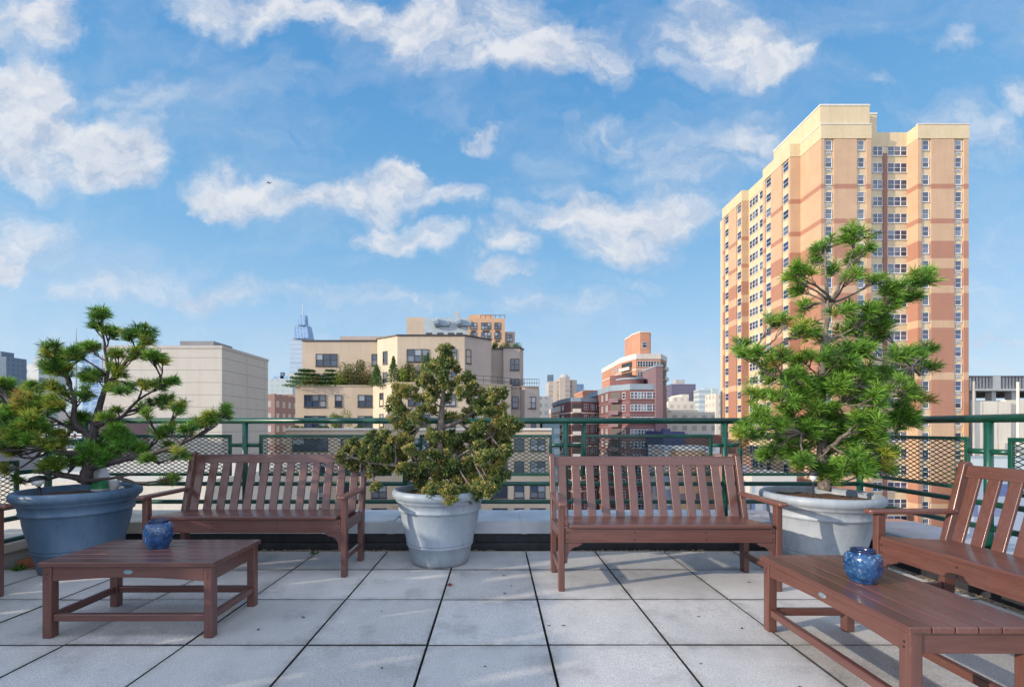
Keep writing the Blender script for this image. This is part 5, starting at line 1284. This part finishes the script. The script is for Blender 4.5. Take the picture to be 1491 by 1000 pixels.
MB().box(PX(983.5, 74), PX(1028.5, 74), 73.9, 84.1, PZ(656, 74)+.001, PZ(652, 74)).build('parapet', M['conc_white'], t)
sky(0, 'pale low block with blue windows beside the orange low block', 73, 1028.5, 1048, 651, M['f_lowblue'], depth=10)
sky(0, 'red low block with windows beneath the tan tower', 66, 1048.5, 1094, 664, M['f_low'], depth=6)
sky(0, 'pale low facade below the right planter', 64, 1094.5, 1160, 690, M['f_lowblue'], depth=7)
# right edge: white building in front of a concrete structure with ribbed top
t = thing('building', 'off-white rendered building beside the tan tower at the right edge', 'building', (PX(1470, 74), 78, GZ))
MB().prism([(PX(1416, 70.5), 70.5), (PX(1472, 70.5), 70.5), (PX(1472, 70.5), 71.9), (PX(1416.5, 71.9), 71.9)], GZ, PZ(584, 70.5)).build('wall', M['white_wall'], t)
MB().box(PX(1472, 70.5)+.01, PX(1620, 70.5), 71.2, 71.95, GZ, PZ(582, 71)).build('wing', M['white_wall'], t)
MB().tube([P(1418, 690, 70.2), P(1418, 555, 70.2)], .15, 8).build('pipe', M['concrete'], t); MB().tube([P(1482, 690, 70.3), P(1482, 556, 70.3)], .18, 8).build('pipe', M['conc_white'], t)
MB().box(PX(1460, 70), PX(1474, 70), 69.7, 70.48, PZ(656, 70), PZ(645, 70)).build('wall_unit', M['concrete'], t)
b = MB()
for x in (1430, 1452): b.box(PX(x, 70.5), PX(x+.8, 70.5), 70.46, 70.498, GZ, PZ(585, 70.5))
b.build('wall_joint', M['concrete'], t)
t = thing('building', 'ribbed grey concrete structure with open deck behind the off-white building', 'building', (PX(1470, 80), 88, GZ))
zz = PZ(569, 80)
MB().box(PX(1413.5, 80), PX(1700, 80), 80, 100, GZ, PZ(583, 80)).build('wall', M['concrete'], t)
MB().box(PX(1413.5, 80), PX(1700, 80), 79.6, 100, zz, PZ(566, 80)).build('deck', M['conc_white'], t)
b = MB()
for x in range(1416, 1700, 29): b.box(PX(x, 80), PX(x+6, 80), 80.1, 81.2, PZ(583, 80)+.002, zz-.002)
b.build('deck_columns', M['concrete'], t)
b = MB(); x = PX(1413.5, 80)
while x < PX(1700, 80): b.box(x, x+.34, 80.2, 80.7, PZ(566, 80)+.002, PZ(548.5, 80)); x += .58
stuff(b.build('rib', M['concrete'], t))
MB().box(PX(1413.5, 80), PX(1700, 80), 80.72, 82, PZ(566, 80)+.002, PZ(549.5, 80)).build('screen', M['grey_roof'], t)
MB().box(PX(1445, 80), PX(1456, 80), 79.9, 80.18, PZ(566, 80)+.002, PZ(547.5, 80)).build('sign_panel', M['conc_white'], t)
MB().box(PX(1413, 80), PX(1700, 80), 80.0, 82.3, PZ(548.4, 80), PZ(546.8, 80)).build('top_beam', M['grey_roof'], t)
t = sky(0, 'low blue roofed building below the off-white building at the right edge', 68.5, 1414, 1640, 664, M['f_wglass'], depth=.9)
sky(0, 'dark blue windowed block low at the right edge', 67, 1418, 1640, 690, M['f_blue'], depth=.9)
sky(0, 'red low annex at the foot of the tan tower', 60, 1180, 1400, 775, M['f_low'], depth=9)
# city floor and distant low blocks hiding the horizon
struct(MB().box(-4000, 4000, -400, 5200, GZ-1, GZ-.002).build('city_ground', M['asphalt']))
b = MB()
mats = [M['f_cream'], M['f_brickgrid'], M['f_pale'], M['f_grid'], M['concrete'], M['f_low']]
random.seed(21)
for k in range(900):
    D_ = random.uniform(170, 1500)**1.0; x = random.uniform(-1.3, 1.3)*D_
    w = random.uniform(12, 34); h = random.uniform(12, 44) if D_ < 600 else random.uniform(18, 46)
    b.mat(random.randrange(6)); b.box(x, x+w, D_, D_+random.uniform(12, 30), GZ, GZ+h)
stuff(tag(b.build('distant_rooftops', mats), 'mass of low city rooftops far behind the railing', 'rooftops'))
# small aeroplane
p = P(391, 266.5, 1500); t = thing('aeroplane', 'tiny dark aeroplane crossing the cloud at upper left', 'aeroplane', p)
MB().tube([p+Vector((-7, 0, 0)), p+Vector((-5, 0, .3)), p+Vector((6, 0, .3)), p+Vector((9, 0, 1.))], [.5, 1.1, 1.0, .3], 10).build('fuselage', M['frame_dark'], t, True)
MB().add([p+Vector(v) for v in ((-2, 0, .2), (1.5, 0, .2), (4, 10, .8), (2.6, 10, .8), (4, -10, .8), (2.6, -10, .8))], [(0, 1, 2, 3), (1, 0, 5, 4)]).build('wing', M['frame_dark'], t)
MB().add([p+Vector(v) for v in ((6, 0, .6), (8.6, 0, .8), (9.6, 0, 3.6), (8.6, 0, 3.6))], [(0, 1, 2, 3)]).build('tail_fin', M['frame_dark'], t)
